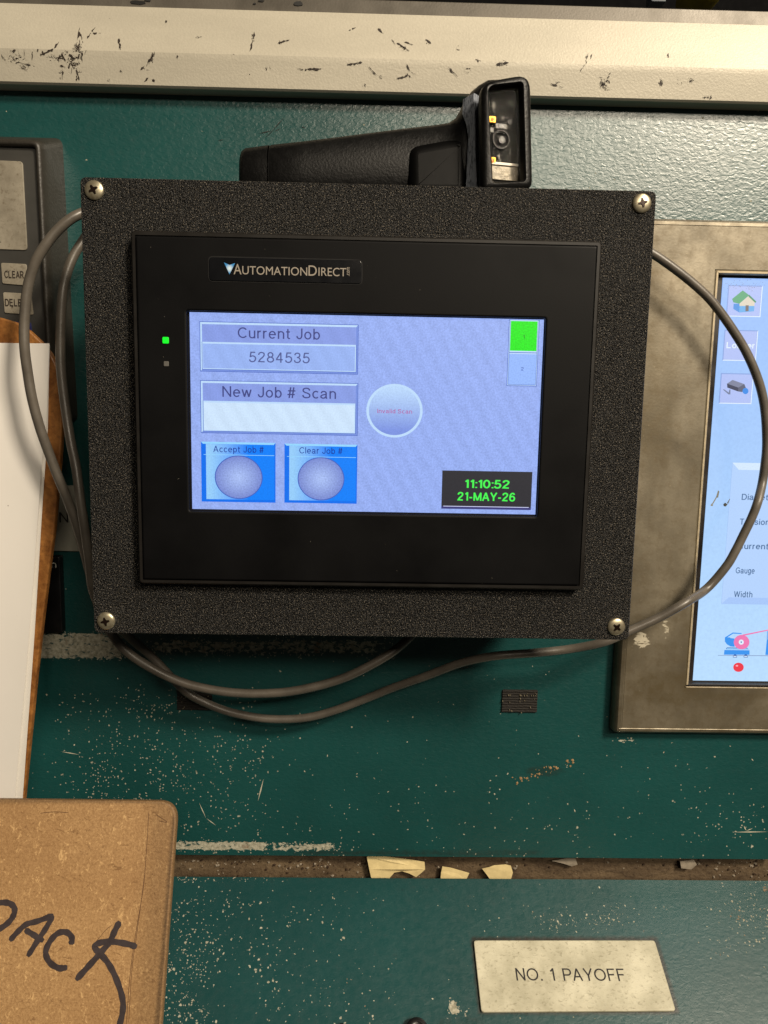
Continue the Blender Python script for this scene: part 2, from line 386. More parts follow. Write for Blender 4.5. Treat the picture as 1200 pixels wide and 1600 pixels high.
# dirty strip in the gap
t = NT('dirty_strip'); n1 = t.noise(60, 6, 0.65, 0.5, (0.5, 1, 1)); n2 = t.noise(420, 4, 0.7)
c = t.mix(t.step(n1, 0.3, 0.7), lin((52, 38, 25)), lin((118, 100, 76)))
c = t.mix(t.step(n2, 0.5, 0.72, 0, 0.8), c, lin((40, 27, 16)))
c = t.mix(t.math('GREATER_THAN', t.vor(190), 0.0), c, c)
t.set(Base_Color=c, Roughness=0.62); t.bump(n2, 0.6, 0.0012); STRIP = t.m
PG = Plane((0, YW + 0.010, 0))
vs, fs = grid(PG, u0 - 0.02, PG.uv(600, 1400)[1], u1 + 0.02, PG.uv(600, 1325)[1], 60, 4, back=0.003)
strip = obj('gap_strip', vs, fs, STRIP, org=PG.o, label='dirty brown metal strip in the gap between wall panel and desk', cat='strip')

# scraps of old tape in the gap
TAPE = plain('old_tape', (224, 204, 150), 0.55, var=0.12, vs=150, bump=(300, 0.3, 0.0006))
PALE = plain('pale_plastic_scrap', (150, 140, 125), 0.35, var=0.25, vs=200)
def scrap(pts, lab, mat, h=0.0035, curl=0.002):
    g = Geo(); uv = [PG.uv(x, y, h) for x, y in pts]
    cx = sum(p[0] for p in uv) / len(uv); cv = sum(p[1] for p in uv) / len(uv)
    top = [PG.pt(u, v, h + curl * (abs(u - cx) / 0.012 + 0.4 * R.random()) * 0.5) for u, v in uv]
    g.loft([[p - PG.n * 0.0004 for p in reversed(top)], list(reversed(top))], cap0=True, cap1=True)
    fs = [tuple(reversed(f)) for f in g.f]
    return obj('tape_scrap', g.v, fs, mat, org=PG.pt(cx, cv), label=lab, cat='tape', group='scraps in the brown gap')
scrap([(573, 1336), (600, 1337), (630, 1341), (663, 1345), (664, 1356), (658, 1362), (650, 1369), (640, 1364), (628, 1361), (616, 1363), (607, 1373), (581, 1374), (577, 1356)], 'largest cream tape scrap in the brown gap, left of two smaller ones', TAPE)
scrap([(691, 1353), (704, 1356), (733, 1363), (728, 1373), (688, 1373), (689, 1362)], 'small cream tape scrap in the middle of the three in the gap', TAPE)
scrap([(753, 1356), (764, 1354), (772, 1352), (790, 1350), (798, 1352), (801, 1362), (798, 1373), (766, 1374), (760, 1365)], 'small cream tape scrap rightmost of the three in the gap', TAPE)
scrap([(862, 1344), (885, 1341), (899, 1341), (902, 1350), (893, 1353), (880, 1349)], 'greyish curled plastic scrap in the gap right of the cream tape', PALE)
scrap([(1062, 1345), (1084, 1343), (1088, 1350), (1080, 1358), (1064, 1356)], 'small grey plastic scrap far right in the brown gap', PALE)
# grit in the gap, crowded at the top to darken it in place of shade
g = Geo()
for k in range(260):
    x = R.uniform(280, 1200); x = R.choice([x, x, R.gauss(490, 40), R.gauss(1165, 30), R.gauss(370, 40)])
    y = R.choice([R.uniform(1342, 1372), R.gauss(1350, 5)])
    if not 1342 < y < 1372: continue
    r = R.choice([0.0003, 0.0004, 0.0006, 0.0009]); h = 0.0002
    u, v = PG.uv(x, y); n = R.randint(4, 6); p0 = R.random() * 6
    lo = [(u + r * R.uniform(.6, 1.5) * math.cos(p0 + 6.283 * i / n), v + r * R.uniform(.5, 1) * math.sin(p0 + 6.283 * i / n)) for i in range(n)]
    g.loft([lift(PG, lo, 0), lift(PG, [(u + (a - u) * .6, v + (b - v) * .6) for a, b in lo], r * 0.9)], cap0=False, mi=0 if R.random() < .45 else 1)
g.make('grit', [PALE, plain('dark_grit_and_shade', (52, 36, 22), 0.8)], org=PG.o, kind='stuff', label='loose pale and dark grit along the brown gap, crowded at the top in place of shade', cat='debris')

# engraved plate on the desk
t = NT('engraved_plate'); n1 = t.noise(45, 5, 0.6); n2 = t.noise(700, 4, 0.7, 0.3, (0.6, 1, 1))
c = t.mix(t.step(n1, 0.35, 0.65), lin((166, 161, 138)), lin((206, 201, 178)))
c = t.mix(t.step(n2, 0.55, 0.68, 0, 0.6), c, lin((120, 112, 88)))
t.set(Base_Color=c, Roughness=0.5); t.bump(n2, 0.3, 0.0004); PLATE = t.m
INK = plain('engraved_ink', (34, 32, 34), 0.7)
sg = thing('nameplate', 'cream rectangular plate engraved NO. 1 PAYOFF on the sloping desk', 'sign', PD.pt(*PD.uv(900, 1525)))
slab(PD, rquad([PD.uv(x, y, 0.0016) for x, y in SIGN], 0.0016), 0.0002, 0.0016, 0.0004).make('plate', PLATE, sg, smooth=40)
text(PD, 'NO. 1 PAYOFF', 807.5, 978.5, 1532.5, 19.5, 0.0017, INK, sg, sp=52)

# small black knobs at the very bottom
BLACKP = plain('black_plastic', (20, 20, 21), 0.38, var=0.1, bump=(600, 0.15, 0.0004))
def knob(px, py, r, hgt, lab):
    u, v = PD.uv(px, py); g = Geo(); L = []
    for rr, hh in ((r, 0.0), (r, hgt * .7), (r * .96, hgt * .88), (r * .85, hgt * .97), (r * .7, hgt), (r * .6, hgt), (r * .5, hgt * .9), (r * .2, hgt * .88)):
        L.append([PD.pt(u + rr * math.cos(q), v + rr * math.sin(q), hh) for q in [6.2832 * k / 28 for k in range(28)]])
    g.loft(L); g.make('knob', BLACKP, smooth=40, org=PD.pt(u, v), label=lab, cat='knob', group='black knobs on the desk')
knob(651, 1614, 0.0058, 0.005, 'larger black round knob cut off by the bottom edge')
knob(534, 1612, 0.0030, 0.003, 'smaller black round knob cut off by the bottom edge')

# ------------------------------------------------------------------ metal rail along the top
t = NT('chipped_cream_paint'); wear = t.attr('wear')
n1 = t.noise(30, 4, 0.6, 0, (0.25, 1, 1)); n2 = t.noise(900, 3); c0 = lin((190, 184, 168))
c = t.mix(t.step(n1, 0.3, 0.7), tuple(x * 0.88 for x in c0), tuple(x * 1.1 for x in c0))
c = t.mix(t.step(n2, 0.35, 0.65, 0, 0.22), c, tuple(x * 0.72 for x in c0))
chip = t.math('MAXIMUM', t.step(t.math('MULTIPLY_ADD', wear, 0.5, t.noise(420, 6, 0.7, 1.2, (1.2, 1, 0.7))), 0.89, 0.91),
              t.step(t.math('MULTIPLY_ADD', wear, 0.42, t.noise(240, 5, 0.62, 3.0, (0.55, 1, 1.3))), 0.86, 0.88))
t.set(Base_Color=t.mix(chip, c, lin((46, 36, 30))), Roughness=0.42, Metallic=0.12); t.bump(t.math('MULTIPLY_ADD', chip, -0.8, t.math('MULTIPLY', n2, 0.25)), 0.7, 0.0006); RAIL = t.m
STEEL = plain('dull_steel', (92, 87, 79), 0.45, 0.35, var=0.12, vs=60, bump=(900, 0.15, 0.0004))
chips = [(122, 75, 16, 24), (115, 100, 22, 22), (90, 90, 26, 14), (22, 92, 30, 16), (40, 104, 20, 8), (187, 72, 4, 12), (238, 90, 8, 14), (228, 108, 10, 10), (228, 37, 6, 4), (260, 33, 5, 6), (172, 28, 4, 4),
         (310, 58, 10, 6), (395, 58, 5, 14), (436, 67, 14, 7), (365, 86, 6, 6), (418, 107, 12, 7), (490, 108, 40, 3), (560, 100, 16, 4), (594, 122, 6, 16), (570, 134, 6, 8), (592, 48, 6, 6), (388, 116, 10, 6),
         (632, 76, 14, 8), (668, 68, 8, 5), (785, 100, 14, 9), (730, 110, 8, 10), (850, 101, 6, 4), (875, 102, 8, 4), (872, 130, 9, 4), (915, 92, 4, 14), (945, 132, 16, 18), (1032, 130, 8, 10), (1062, 127, 9, 8), (1080, 127, 8, 8),
         (1044, 87, 3, 6), (905, 148, 8, 4), (1105, 152, 10, 4), (745, 95, 8, 6), (640, 118, 14, 8), (608, 98, 10, 4), (725, 28, 3, 6), (715, 77, 6, 8), (240, 126, 8, 6), (170, 126, 8, 4), (120, 124, 4, 14), (95, 118, 6, 14)]
def rail_wear(x, y):
    w = 0.12 + 0.10 * sm(60, 110, y)
    for cx, cy, rx, ry in chips:
        if abs(x - cx) < rx * 2.2 and abs(y - cy) < ry * 2.2: w = max(w, 0.74 * blob(x, y, cx, cy, rx * 1.5, ry * 1.5, 0.8))
    return w
rail = thing('metal_rail', 'long cream painted metal rail with chipped paint along the top', 'rail', at(600, 90, YW - 0.009))
ya, yb_ = YW - 0.009, YW - 0.012
zA = at(600, 145.5, ya).z; zB = at(600, 92.5, yb_).z; zC = at(600, 22, ya + 0.004).z; zD = at(600, -2, ya + 0.005).z
ul, ur = at(-160, 90, ya).x, at(1360, 90, ya).x
def strip_mesh(prof, n, name, mat, parent, sm_=35):
    vs = []; fs = []
    for i in range(n + 1):
        x = ul + (ur - ul) * i / n
        vs += [Vector((x, y, z)) for y, z in prof]
    k = len(prof)
    for i in range(n):
        for j in range(k - 1): fs.append((i * k + j, (i + 1) * k + j, (i + 1) * k + j + 1, i * k + j + 1))
    return obj(name, vs, fs, mat, parent, smooth=sm_)
def seg(a, b, n): return [(a[0] + (b[0] - a[0]) * k / n, a[1] + (b[1] - a[1]) * k / n) for k in range(n)]
prof = [(YW + 0.002, zA)] + [(ya + 0.0012, zA)] + seg((ya, zA + 0.0008), (yb_ + 0.0003, zB - 0.0004), 14) + seg((yb_ + 0.0003, zB + 0.0004), (ya + 0.004, zC), 14) + [(ya + 0.004, zC), (YW + 0.002, zC + 0.0005)]
pf = strip_mesh(prof, 420, 'painted_face', RAIL, rail, 18); attr(pf, 'wear', rail_wear)
prof = [(YW + 0.002, zC + 0.0008), (ya + 0.0055, zC + 0.0008), (ya + 0.006, zD - 0.0004), (ya + 0.0064, zD), (YW + 0.03, zD + 0.001)]
strip_mesh(prof, 4, 'steel_cap', STEEL, rail)
PR0 = Plane((0, ya, zA), (1, 0, 0), (0, yb_ - ya, zB - zA)); PR1 = Plane((0, yb_, zB), (1, 0, 0), (0, ya + .004 - yb_, zC - zB))
g = Geo(); q4 = lambda *a: [v / 4 for v in a]
lines = [q4(*l) for l in ((497, 172, 486, 250), (500, 200, 518, 268), (495, 250, 510, 300), (545, 240, 595, 170), (340, 300, 369, 262), (245, 350, 335, 305), (405, 310, 470, 375), (385, 330, 410, 385), (425, 360, 440, 382), (375, 412, 420, 420), (390, 497, 392, 440), (445, 458, 455, 415), (474, 420, 498, 500), (510, 310, 516, 382), (525, 345, 538, 312), (500, 338, 488, 368), (130, 390, 192, 410), (128, 418, 172, 442), (8, 340, 42, 390), (64, 320, 102, 314), (150, 310, 152, 348), (738, 243, 756, 312), (968, 322, 940, 385), (938, 388, 915, 408), (905, 412, 880, 435), (750, 438, 766, 454), (1107, 345, 1110, 366), (1042, 122, 1036, 144), (580, 208, 632, 209), (900, 510, 930, 488), (236, 305, 238, 326), (205, 320, 200, 372), (268, 318, 266, 340))]
lines += [[900 + v / 4 if k % 2 == 0 else v / 4 for k, v in enumerate(l)] for l in ((76, 334, 60, 386), (56, 404, 26, 446), (96, 338, 90, 366), (575, 333, 578, 362), (216, 452, 178, 532), (150, 515, 178, 520), (790, 612, 815, 606), (845, 592, 840, 620))]
lines += [(398, 50, 391, 80), (465, 107, 480, 109), (482, 108, 508, 108), (435, 67, 452, 62), (540, 102, 566, 97), (590, 45, 600, 53), (612, 62, 618, 70), (620, 67, 640, 80), (632, 66, 646, 70), (636, 100, 641, 112), (545, 48, 556, 43), (775, 100, 795, 97), (663, 60, 674, 68), (576, 105, 590, 118), (860, 130, 882, 138), (240, 84, 230, 100), (186, 60, 189, 77), (620, 122, 640, 118), (700, 105, 715, 120)]
for k_, (x0, y0, x1, y1) in enumerate(lines):
    P_ = PR0 if (y0 + y1) / 2 > 75.5 + .029 * (x0 + x1) / 2 else PR1; a_ = Vector(P_.uv(x0, y0)); b_ = Vector(P_.uv(x1, y1)); dd = b_ - a_; nn = Vector((-dd.y, dd.x)).normalized() * .00036
    n_ = max(3, int(dd.length / .0009)); up = []; dn = []
    for i in range(n_ + 1):
        c_ = a_ + dd * (i / n_) + nn * R.uniform(-.7, .7); wv = R.choice([.25, .5, .9, 1.3]) * (1 if 0 < i < n_ else .2); up.append(tuple(c_ + nn * wv)); dn.append(tuple(c_ - nn * wv))
    for i in range(n_):
        if R.random() < .12: continue
        g.poly(P_, [dn[i], dn[i + 1], up[i + 1], up[i]] if dd.x * 1 >= 0 or True else [], .00014 + k_ * 1e-6)
g.make('scratches', plain('bared_dark_metal', (48, 38, 32), .6), rail, kind='stuff')
BLKP = plain('black_paint', (18, 17, 16), 0.5)
for px, py, w, h in ((215, 4, 15, 3.5), (231, 1, 6, 2), (408, 1, 6, 2), (398, 6, 3, 1.5), (467, 6, 8, 4)):
    u0_, v0_ = at(px, py, ya + 0.0056).x, at(px, py, ya + 0.0056).z; s = 0.000355; n = 11; g = Geo()
    g.add([Vector((u0_ + w * s * R.uniform(.6, 1) * math.cos(6.283 * k / n), ya + 0.0053, v0_ + h * s * R.uniform(.6, 1) * math.sin(6.283 * k / n))) for k in range(n)], [tuple(range(n))])
    g.make('paint_patch', BLKP, rail)

# dark machinery beyond the rail
DARK = plain('dark_backdrop', (6, 6, 7), 0.9, spec=.1)
bd = Plane((0, 0.45, 0)); r0 = rect_px(bd, (-300, -400), (1500, 160))
slab(bd, rrect(*r0, 0.01), -0.02, 0, 0.004).make('back_wall', DARK, org=bd.o, kind='structure')
YEL = plain('yellow_plastic', (150, 134, 14), 0.5)
p = at(1112, -31, 0.2); g = Geo()
g.loft([[p + Vector((rr * math.cos(q), yy, rr * math.sin(q))) for q in [6.2832 * k / 28 for k in range(28)]] for rr, yy in ((0.012, 0.03), (0.0125, 0.004), (0.0115, 0.001), (0.009, 0), (0.006, 0.002), (0.002, 0.002))])
g.make('yellow_cap', YEL, smooth=40, org=p, label='yellow round cap just showing above the top rail', cat='cap')
p = at(1030, -11, 0.2); q_ = Plane(p)
slab(q_, rrect(-0.005, -0.0052, 0.005, 0.0033, 0.001), -0.01, 0, 0.0008).make('pale_block', plain('pale_block_paint', (104, 112, 118), 0.5), org=p, label='pale grey block just showing above the top rail beside the yellow cap', cat='block')

# ------------------------------------------------------------------ touch panel terminal
term = thing('touch_panel', 'black touch panel terminal with lit blue screen screwed to a black plate', 'touch panel', (0, 0.006, 0))
t = NT('textured_black_plate')
n1 = t.noise(1150, 2, 0.6); n2 = t.noise(2300, 2, 0.6)
hh = t.math('MULTIPLY_ADD', n2, 0.5, n1)
sp = t.step(t.noise(1700, 1, 0.5), 0.59, 0.68)  # pale specks in the colour stand in for sparkle off the grain
t.set(Base_Color=t.mix(sp, lin((9, 9, 9)), lin((104, 97, 86))), Roughness=t.step(n1, 0.3, 0.7, 0.30, 0.5), Specular_IOR_Level=0.5)
t.bump(hh, 1.0, 0.0012); TEX = t.m
PLC = [PP.uv(147, 989.5), PP.uv(983, 1000), PP.uv(1025.5, 297.5), PP.uv(125, 277)]
ux0 = (PLC[0][0] + PLC[3][0]) / 2; ux1 = (PLC[1][0] + PLC[2][0]) / 2; vz0 = (PLC[0][1] + PLC[1][1]) / 2; vz1 = (PLC[2][1] + PLC[3][1]) / 2
slab(PP, rrect(ux0, vz0, ux1, vz1, 0.0028), -0.003, 0, 0.0006).make('mounting_plate', TEX, term, smooth=40)
BOXB = plain('box_black', (16, 16, 16), 0.6)
slab(PP, rrect(ux0 + 0.024, vz0 + 0.012, ux1 - 0.016, vz1 - 0.0012, 0.004), -(YW - 0.006) + 0.0005, -0.0031, 0.001).make('back_box', BOXB, term, smooth=40)
BEZ = plain('matte_black_bezel', (9, 9, 10), 0.52, var=0.12, vs=28, bump=(1500, 0.08, 0.0003), spec=0.13, rv=0.1)
RIM = plain('bezel_rim', (28, 26, 24), 0.42, var=0.08, spec=0.3)
bc = [PB.uv(*p) for p in ((215, 913), (910, 922.5), (944.5, 376), (204, 359))]
bx0 = (bc[0][0] + bc[3][0]) / 2; bx1 = (bc[1][0] + bc[2][0]) / 2; bz0 = (bc[0][1] + bc[1][1]) / 2; bz1 = (bc[2][1] + bc[3][1]) / 2
sx0, sz0, sx1, sz1 = rect_px(PB, (289.5, 483.5), (840.5, 809))
def orr(d): return rrect(bx0 + d, bz0 + d, bx1 - d, bz1 - d, max(0.0022 - d, 0.0005), 5)
outer = orr(0); inn = rrect(sx0, sz0, sx1, sz1, 0.0016, 5)
g = Geo()
g.loft([lift(PB, outer, -0.0058), lift(PB, outer, -0.0014), lift(PB, orr(0.0007), -0.0006), lift(PB, orr(0.0019), -0.0006)], cap0=False, cap1=False, mi=1)
g.loft([lift(PB, orr(0.0019), -0.0006), lift(PB, orr(0.0021), -0.0011), lift(PB, orr(0.0024), -0.0011), lift(PB, orr(0.0026), -0.0001), lift(PB, orr(0.0028), 0.0), lift(PB, orr(0.0032), 0.0), lift(PB, rrect(sx0 - .0006, sz0 - .0006, sx1 + .0006, sz1 + .0006, .002, 5), 0.0), lift(PB, rrect(sx0 - .0002, sz0 - .0002, sx1 + .0002, sz1 + .0002, .0018, 5), 0.0), lift(PB, inn, -0.0001), lift(PB, inset(inn, 0.0003), -0.0003), lift(PB, inset(inn, 0.0004), -0.0022)], cap0=False, cap1=False, mi=0)
g.make('bezel', [BEZ, RIM], term, smooth=35)
g = Geo()
for k in range(150):
    P_, h = (PB, .00004) if k < 60 else (PP, .00012)
    x, y = R.uniform(150, 980), R.uniform(290, 985)
    if 200 < x < 950 and 355 < y < 925:
        if P_ is PP or (285 < x < 860 and 478 < y < 812) or (320 < x < 570 and 395 < y < 450): continue
        if x < 216 or x > 905: continue
    elif P_ is PB: continue
    u, v = P_.uv(x, y); sz = R.choice([.00008, .0001, .00016]); a_ = R.random() * 3; ln = R.choice([1, 1, 1, 5])
    dx, dy = math.cos(a_) * sz * ln, math.sin(a_) * sz * ln; ex, ey = -math.sin(a_) * sz * .7, math.cos(a_) * sz * .7
    g.poly(P_, [(u - dx, v - dy), (u + ex, v + ey), (u + dx, v + dy), (u - ex, v - ey)][::-1], h + k * 1e-7)
g.make('dust_specks', plain('pale_dust', (112, 106, 96), .9), term, kind='stuff')
# screws
SCREW = NT('zinc_screw'); n = SCREW.noise(700, 4, 0.6)
SCREW.set(Base_Color=SCREW.mix(SCREW.step(n, 0.35, 0.7), lin((205, 196, 170)), lin((150, 138, 112))), Metallic=0.8, Roughness=SCREW.step(n, 0.3, 0.7, 0.28, 0.44)); SCREW = SCREW.m
DKREC = plain('recess_shade', (40, 28, 22), 0.35, 0.6)  # for a raised cross whose dark colour stands in for shade in the slot
for px, py, rot in ((147.5, 297.5, 0.5), (1002.5, 318, 0.25), (962.5, 979, 0.9), (166, 970, 0.2)):
    u, v = PP.uv(px, py); g = Geo(); L = []; r = 0.0042
    for k in range(8):
        q = k / 8 * math.pi / 2
        L.append([PP.pt(u + r * math.cos(q) * math.cos(w), v + r * math.cos(q) * math.sin(w), 0.0003 * (k > 0) + 0.0013 * math.sin(q)) for w in [6.2832 * i / 28 for i in range(28)]])
    L.insert(0, [PP.pt(u + r * math.cos(w), v + r * math.sin(w), -0.0001) for w in [6.2832 * i / 28 for i in range(28)]])
    g.loft(L, cap0=False); s_ = g.make('screw', SCREW, term, smooth=50)
    g = Geo(); arm, hw = 0.0020, 0.00048; pts = []
    for k in range(4):
        q = rot + k * math.pi / 2; e = Vector((math.cos(q), math.sin(q))); f = Vector((-e.y, e.x))
        pts += [tuple(Vector((u, v)) + e * arm - f * hw * .7), tuple(Vector((u, v)) + e * arm + f * hw * .7), tuple(Vector((u, v)) + e * hw * 1.5 + f * hw * 1.5)]
    g.loft([lift(PP, pts, 0.0008), lift(PP, pts, 0.00166), lift(PP, [(u + (a - u) * .72, v + (b - v) * .72) for a, b in pts], 0.0017), lift(PP, [(u + (a - u) * .5, v + (b - v) * .5) for a, b in pts], 0.00171)], cap0=False)
    g.make('cross_recess_shade', DKREC, s_)
# name badge
BADGE = plain('glossy_badge', (15, 16, 19), 0.2, var=0.1, rv=0.03)
bq = rect_px(PB, (325.5, 400.5), (566, 445))
bl = rrect(*bq, 0.0020, 5)
g = slab(PB, inset(bl, 0.00035), 0.0, 0.00045, 0.0002); badge = g.make('name_badge', BADGE, term, smooth=40)
g = Geo(); g.loft([lift(PB, inset(bl, -0.0001), 0.0001), lift(PB, inset(bl, 0.00045), 0.0001)], cap0=False, cap1=False); g.make('badge_groove', plain('groove', (4, 4, 5), 0.8), term)
GREYT = plain('grey_print', (150, 142, 130), 0.5, var=0.04)
g = Geo(); H = 0.0005; thin = 0.00004
round_text(PB, 'A', 365, 377.4, 428.6, 16.2, H, g)
round_text(PB, 'UTOMATION', 378.6, 480.0, 429.6, 13.0, H, g)
round_text(PB, 'D', 482, 495, 430.8, 16.2, H, g)
round_text(PB, 'IRECT', 497.6, 541, 431.3, 13.0, H, g)
vs, fs = glyphs('.com'); wv = max(v[0] for v in vs); u, v = PB.uv(546.2, 431.5, H); sc = 0.0037 / wv
g.add([PB.pt(u - y * sc * 1.35, v + x * sc, H) for x, y in vs], fs)
g.make('lettering', GREYT, badge)
t = NT('blue_arrow'); gr = t.n('ShaderNodeTexGradient', gradient_type='SPHERICAL'); mp = t.n('ShaderNodeMapping'); t.put(mp.inputs['Vector'], t.n('ShaderNodeTexCoord').outputs['Generated'])
mp.inputs['Location'].default_value = (-1.1, 0, -1.1); mp.inputs['Scale'].default_value = (2.2, 0.0, 2.2); t.put(gr.inputs['Vector'], mp.outputs[0])
t.set(Base_Color=t.mix(t.step(gr.outputs['Fac'], 0.1, 0.9), lin((60, 140, 205)), lin((215, 235, 245))), Roughness=0.4)
g = Geo(); g.poly(PB, [PB.uv(*p, H) for p in ((350, 410), (358.6, 428.6), (367.3, 411), (358.6, 414))], H); g.make('arrow_mark', t.m, badge)
# indicator lamps
def led(px, py, s, mat):
    u, v = PB.uv(px, py); slab(PB, rrect(u - s, v - s, u + s, v + s, s * .4, 3), -0.0004, 0.0003, 0.0002, 2).make('indicator_lamp', mat, term)
led(258.9, 531.6, 0.00138, glow('green_led', (20, 255, 45), 1.0, 0.02)); led(259.9, 568.5, 0.0011, plain('unlit_lamp', (88, 86, 82), 0.5))
# ---- screen content
PS = Plane((0, 0.0022, 0))
r0 = rect_px(PS, (288, 480), (843, 812))
SG = plain('screen_border', (26, 27, 34), 0.22, rv=0.03)
slab(PS, rrect(*r0, 0.001), -0.003, -0.0003, 0.0002).make('screen_glass', SG, term)
sx0, sz0, sx1, sz1 = rect_px(PS, (296, 487.5), (836.5, 804))
BLUE = glow('screen_blue', (150, 174, 240), 1.0, 0.16, 0.035)
scr = slab(PS, rrect(sx0, sz0, sx1, sz1, 0.0001), -0.0025, 0, 0.0001).make('screen', BLUE, term)
EDGE = glow('ui_edge', (62, 92, 188)); LITE = glow('ui_light', (190, 220, 252)); HEAD = glow('ui_head', (136, 157, 228), 1, 0.1, 0.03); FIELD = glow('ui_field', (152, 180, 242), 1, 0.1, 0.03)
WHITEF = glow('ui_white', (205, 228, 252), 1, 0.08, 0.03); MID = glow('ui_mid', (118, 144, 222)); NAVY = glow('ui_navy', (66, 72, 132), 1, 0.1); GREYN = glow('ui_grey_text', (82, 92, 148), 1, 0.1); DBL = glow('ui_dark_blue', (20, 50, 150), 1, 0.1)
h1 = 0.00006
def R4(P, tl, br, h): return rect_px(P, tl, br, h)
def box(g, r, h, mi, d=0):
    u0, v0, u1, v1 = r; g.poly(PS_CUR, [(u0 + d, v0 + d), (u1 - d, v0 + d), (u1 - d, v1 - d), (u0 + d, v1 - d)], h, mi)
PS_CUR = PS
PXS = 0.000288                                    # one photo pixel on this screen, in metres
def job_panel(tl, br, ftl, fbr, fillmat):
    g = Geo(); r = R4(PS, tl, br, h1); f = R4(PS, ftl, fbr, h1)
    box(g, r, h1, 0); box(g, r, h1 * 1.5, 1, 0.9 * PXS)
    u0, v0, u1, v1 = r; k = PXS
    g.poly(PS, [(u0 + k, v0 + k), (u1 - k, v0 + k), (u1 - 4 * k, v0 + 3.2 * k), (u0 + 3.6 * k, v0 + 3.2 * k)], h1 * 2, 4)
    g.poly(PS, [(u1 - k, v0 + k), (u1 - k, v1 - k), (u1 - 3.6 * k, v1 - 4 * k), (u1 - 4 * k, v0 + 3.2 * k)], h1 * 2, 4)
    g.poly(PS, [(u0 + 3.6 * k, v0 + 3.2 * k), (u1 - 3.6 * k, v0 + 3.2 * k), (u1 - 3.6 * k, v1 - 4 * k), (u0 + 3.6 * k, v1 - 4 * k)], h1 * 2.5, 2)
    box(g, f, h1 * 3, 0); u0, v0, u1, v1 = f
    g.poly(PS, [(u0 + .7 * k, v0 + .7 * k), (u1 - .7 * k, v0 + .7 * k), (u1 - .7 * k, v1), (u0 + .7 * k, v1)], h1 * 3.5, 1)
    g.poly(PS, [(u0 + 1.6 * k, v0 + 2 * k), (u1 - 2.2 * k, v0 + 2 * k), (u1 - 2.2 * k, v1 - 2.6 * k), (u0 + 1.6 * k, v1 - 2.6 * k)], h1 * 4, 3)
    g.make('display_field', [EDGE, LITE, HEAD, fillmat, MID], scr)
job_panel((311.7, 502), (559.3, 585.2), (315.3, 534), (556.5, 582), FIELD)
job_panel((312.8, 594), (558.7, 681), (317, 626), (555.5, 678), WHITEF)
HT = h1 * 5
text(PS, 'Current Job', 371.5, 500, 529.5, 17, HT, NAVY, scr)
text(PS, '5284535', 389, 484, 566.8, 16.5, HT, GREYN, scr)
text(PS, 'New Job # Scan', 347.5, 525, 621.6, 16.8, HT, NAVY, scr)
# gradient push buttons
def gradmat(name, kind, c0, c1, lo, hi, grain=0.1):
    t = NT(name); gr = t.n('ShaderNodeTexGradient', gradient_type=kind); mp = t.n('ShaderNodeMapping'); t.put(mp.inputs['Vector'], t.n('ShaderNodeTexCoord').outputs['Generated'])
    if kind == 'SPHERICAL': mp.inputs['Location'].default_value = (-1, 0, -1); mp.inputs['Scale'].default_value = (2, 0, 2)
    t.put(gr.inputs['Vector'], mp.outputs[0])
    t.set(Base_Color=(0.004, 0.004, 0.005), Roughness=0.35, Emission_Color=t.mix(t.step(gr.outputs['Fac'], lo, hi), lin(c0), lin(c1)), Emission_Strength=t.step(t.noise(1500, 2), 0.25, 0.75, 1 - grain, 1 + grain)); return t.m
BTNG = gradmat('ui_button_gradient', 'LINEAR', (150, 205, 250), (6, 128, 250), 0.06, 0.62)
BTNR = gradmat('ui_round_button', 'SPHERICAL', (120, 138, 208), (168, 190, 244), 0.0, 0.9, 0.2)
BLU1 = glow('ui_button_blue', (10, 112, 238), 1, 0.08); BLU2 = glow('ui_button_line', (150, 215, 255))
def push_button(tl, br, ly, txt, tx0, tx1, ty, cap, cc, rx, ry):
    r = R4(PS, tl, br, h1); u0, v0, u1, v1 = r; k = PXS
    g = Geo(); box(g, r, h1, 0)
    g.poly(PS, [(u0, v1), (u0 + 3 * k, v1 - 3.2 * k), (u1 - 3 * k, v1 - 3.2 * k), (u1, v1)], h1 * 1.5, 1)
    b_ = g.make('push_button', [BLU1, BLU2], scr)
    g = Geo(); g.poly(PS, [(u0 + 7.5 * k, v0 + 4 * k), (u1 - 2 * k, v0 + 4 * k), (u1 - 2 * k, v1 - 3.4 * k), (u0 + 7.5 * k, v1 - 3.4 * k)], h1 * 2); g.make('button_face', BTNG, scr)
    v = PS.uv((tl[0] + br[0]) / 2, ly)[1]
    g = Geo(); g.poly(PS, [(u0 + 4 * k, v - .4 * k), (u1 - 2 * k, v - .4 * k), (u1 - 2 * k, v + .4 * k), (u0 + 4 * k, v + .4 * k)], h1 * 2.5); g.make('divider_line', BLU2, scr)
    cu, cv = PS.uv(*cc); ru, rv = rx * k * .99, ry * k * .99
    el = lambda s, h: lift(PS, [(cu + ru * s * math.cos(q), cv + rv * s * math.sin(q)) for q in [6.2832 * i / 48 for i in range(48)]], h)
    g = Geo(); g.add(el(1, h1 * 3), [tuple(range(48))]); g.make('button_ring', EDGE, scr)
    g = Geo(); g.add(el(0.965, h1 * 3.5), [tuple(range(48))]); g.make('button_disc', BTNR, scr)
    text(PS, txt, tx0, tx1, ty, cap, h1 * 4, DBL, scr)
push_button((314, 690), (430.5, 785.5), 711, 'Accept Job #', 333.3, 412, 707, 10, (373.1, 745.8), 37.6, 34.3)
push_button((444.5, 693), (557.3, 787.2), 714, 'Clear Job #', 467.6, 535, 709, 9.8, (501.6, 748.2), 36.9, 34.2)
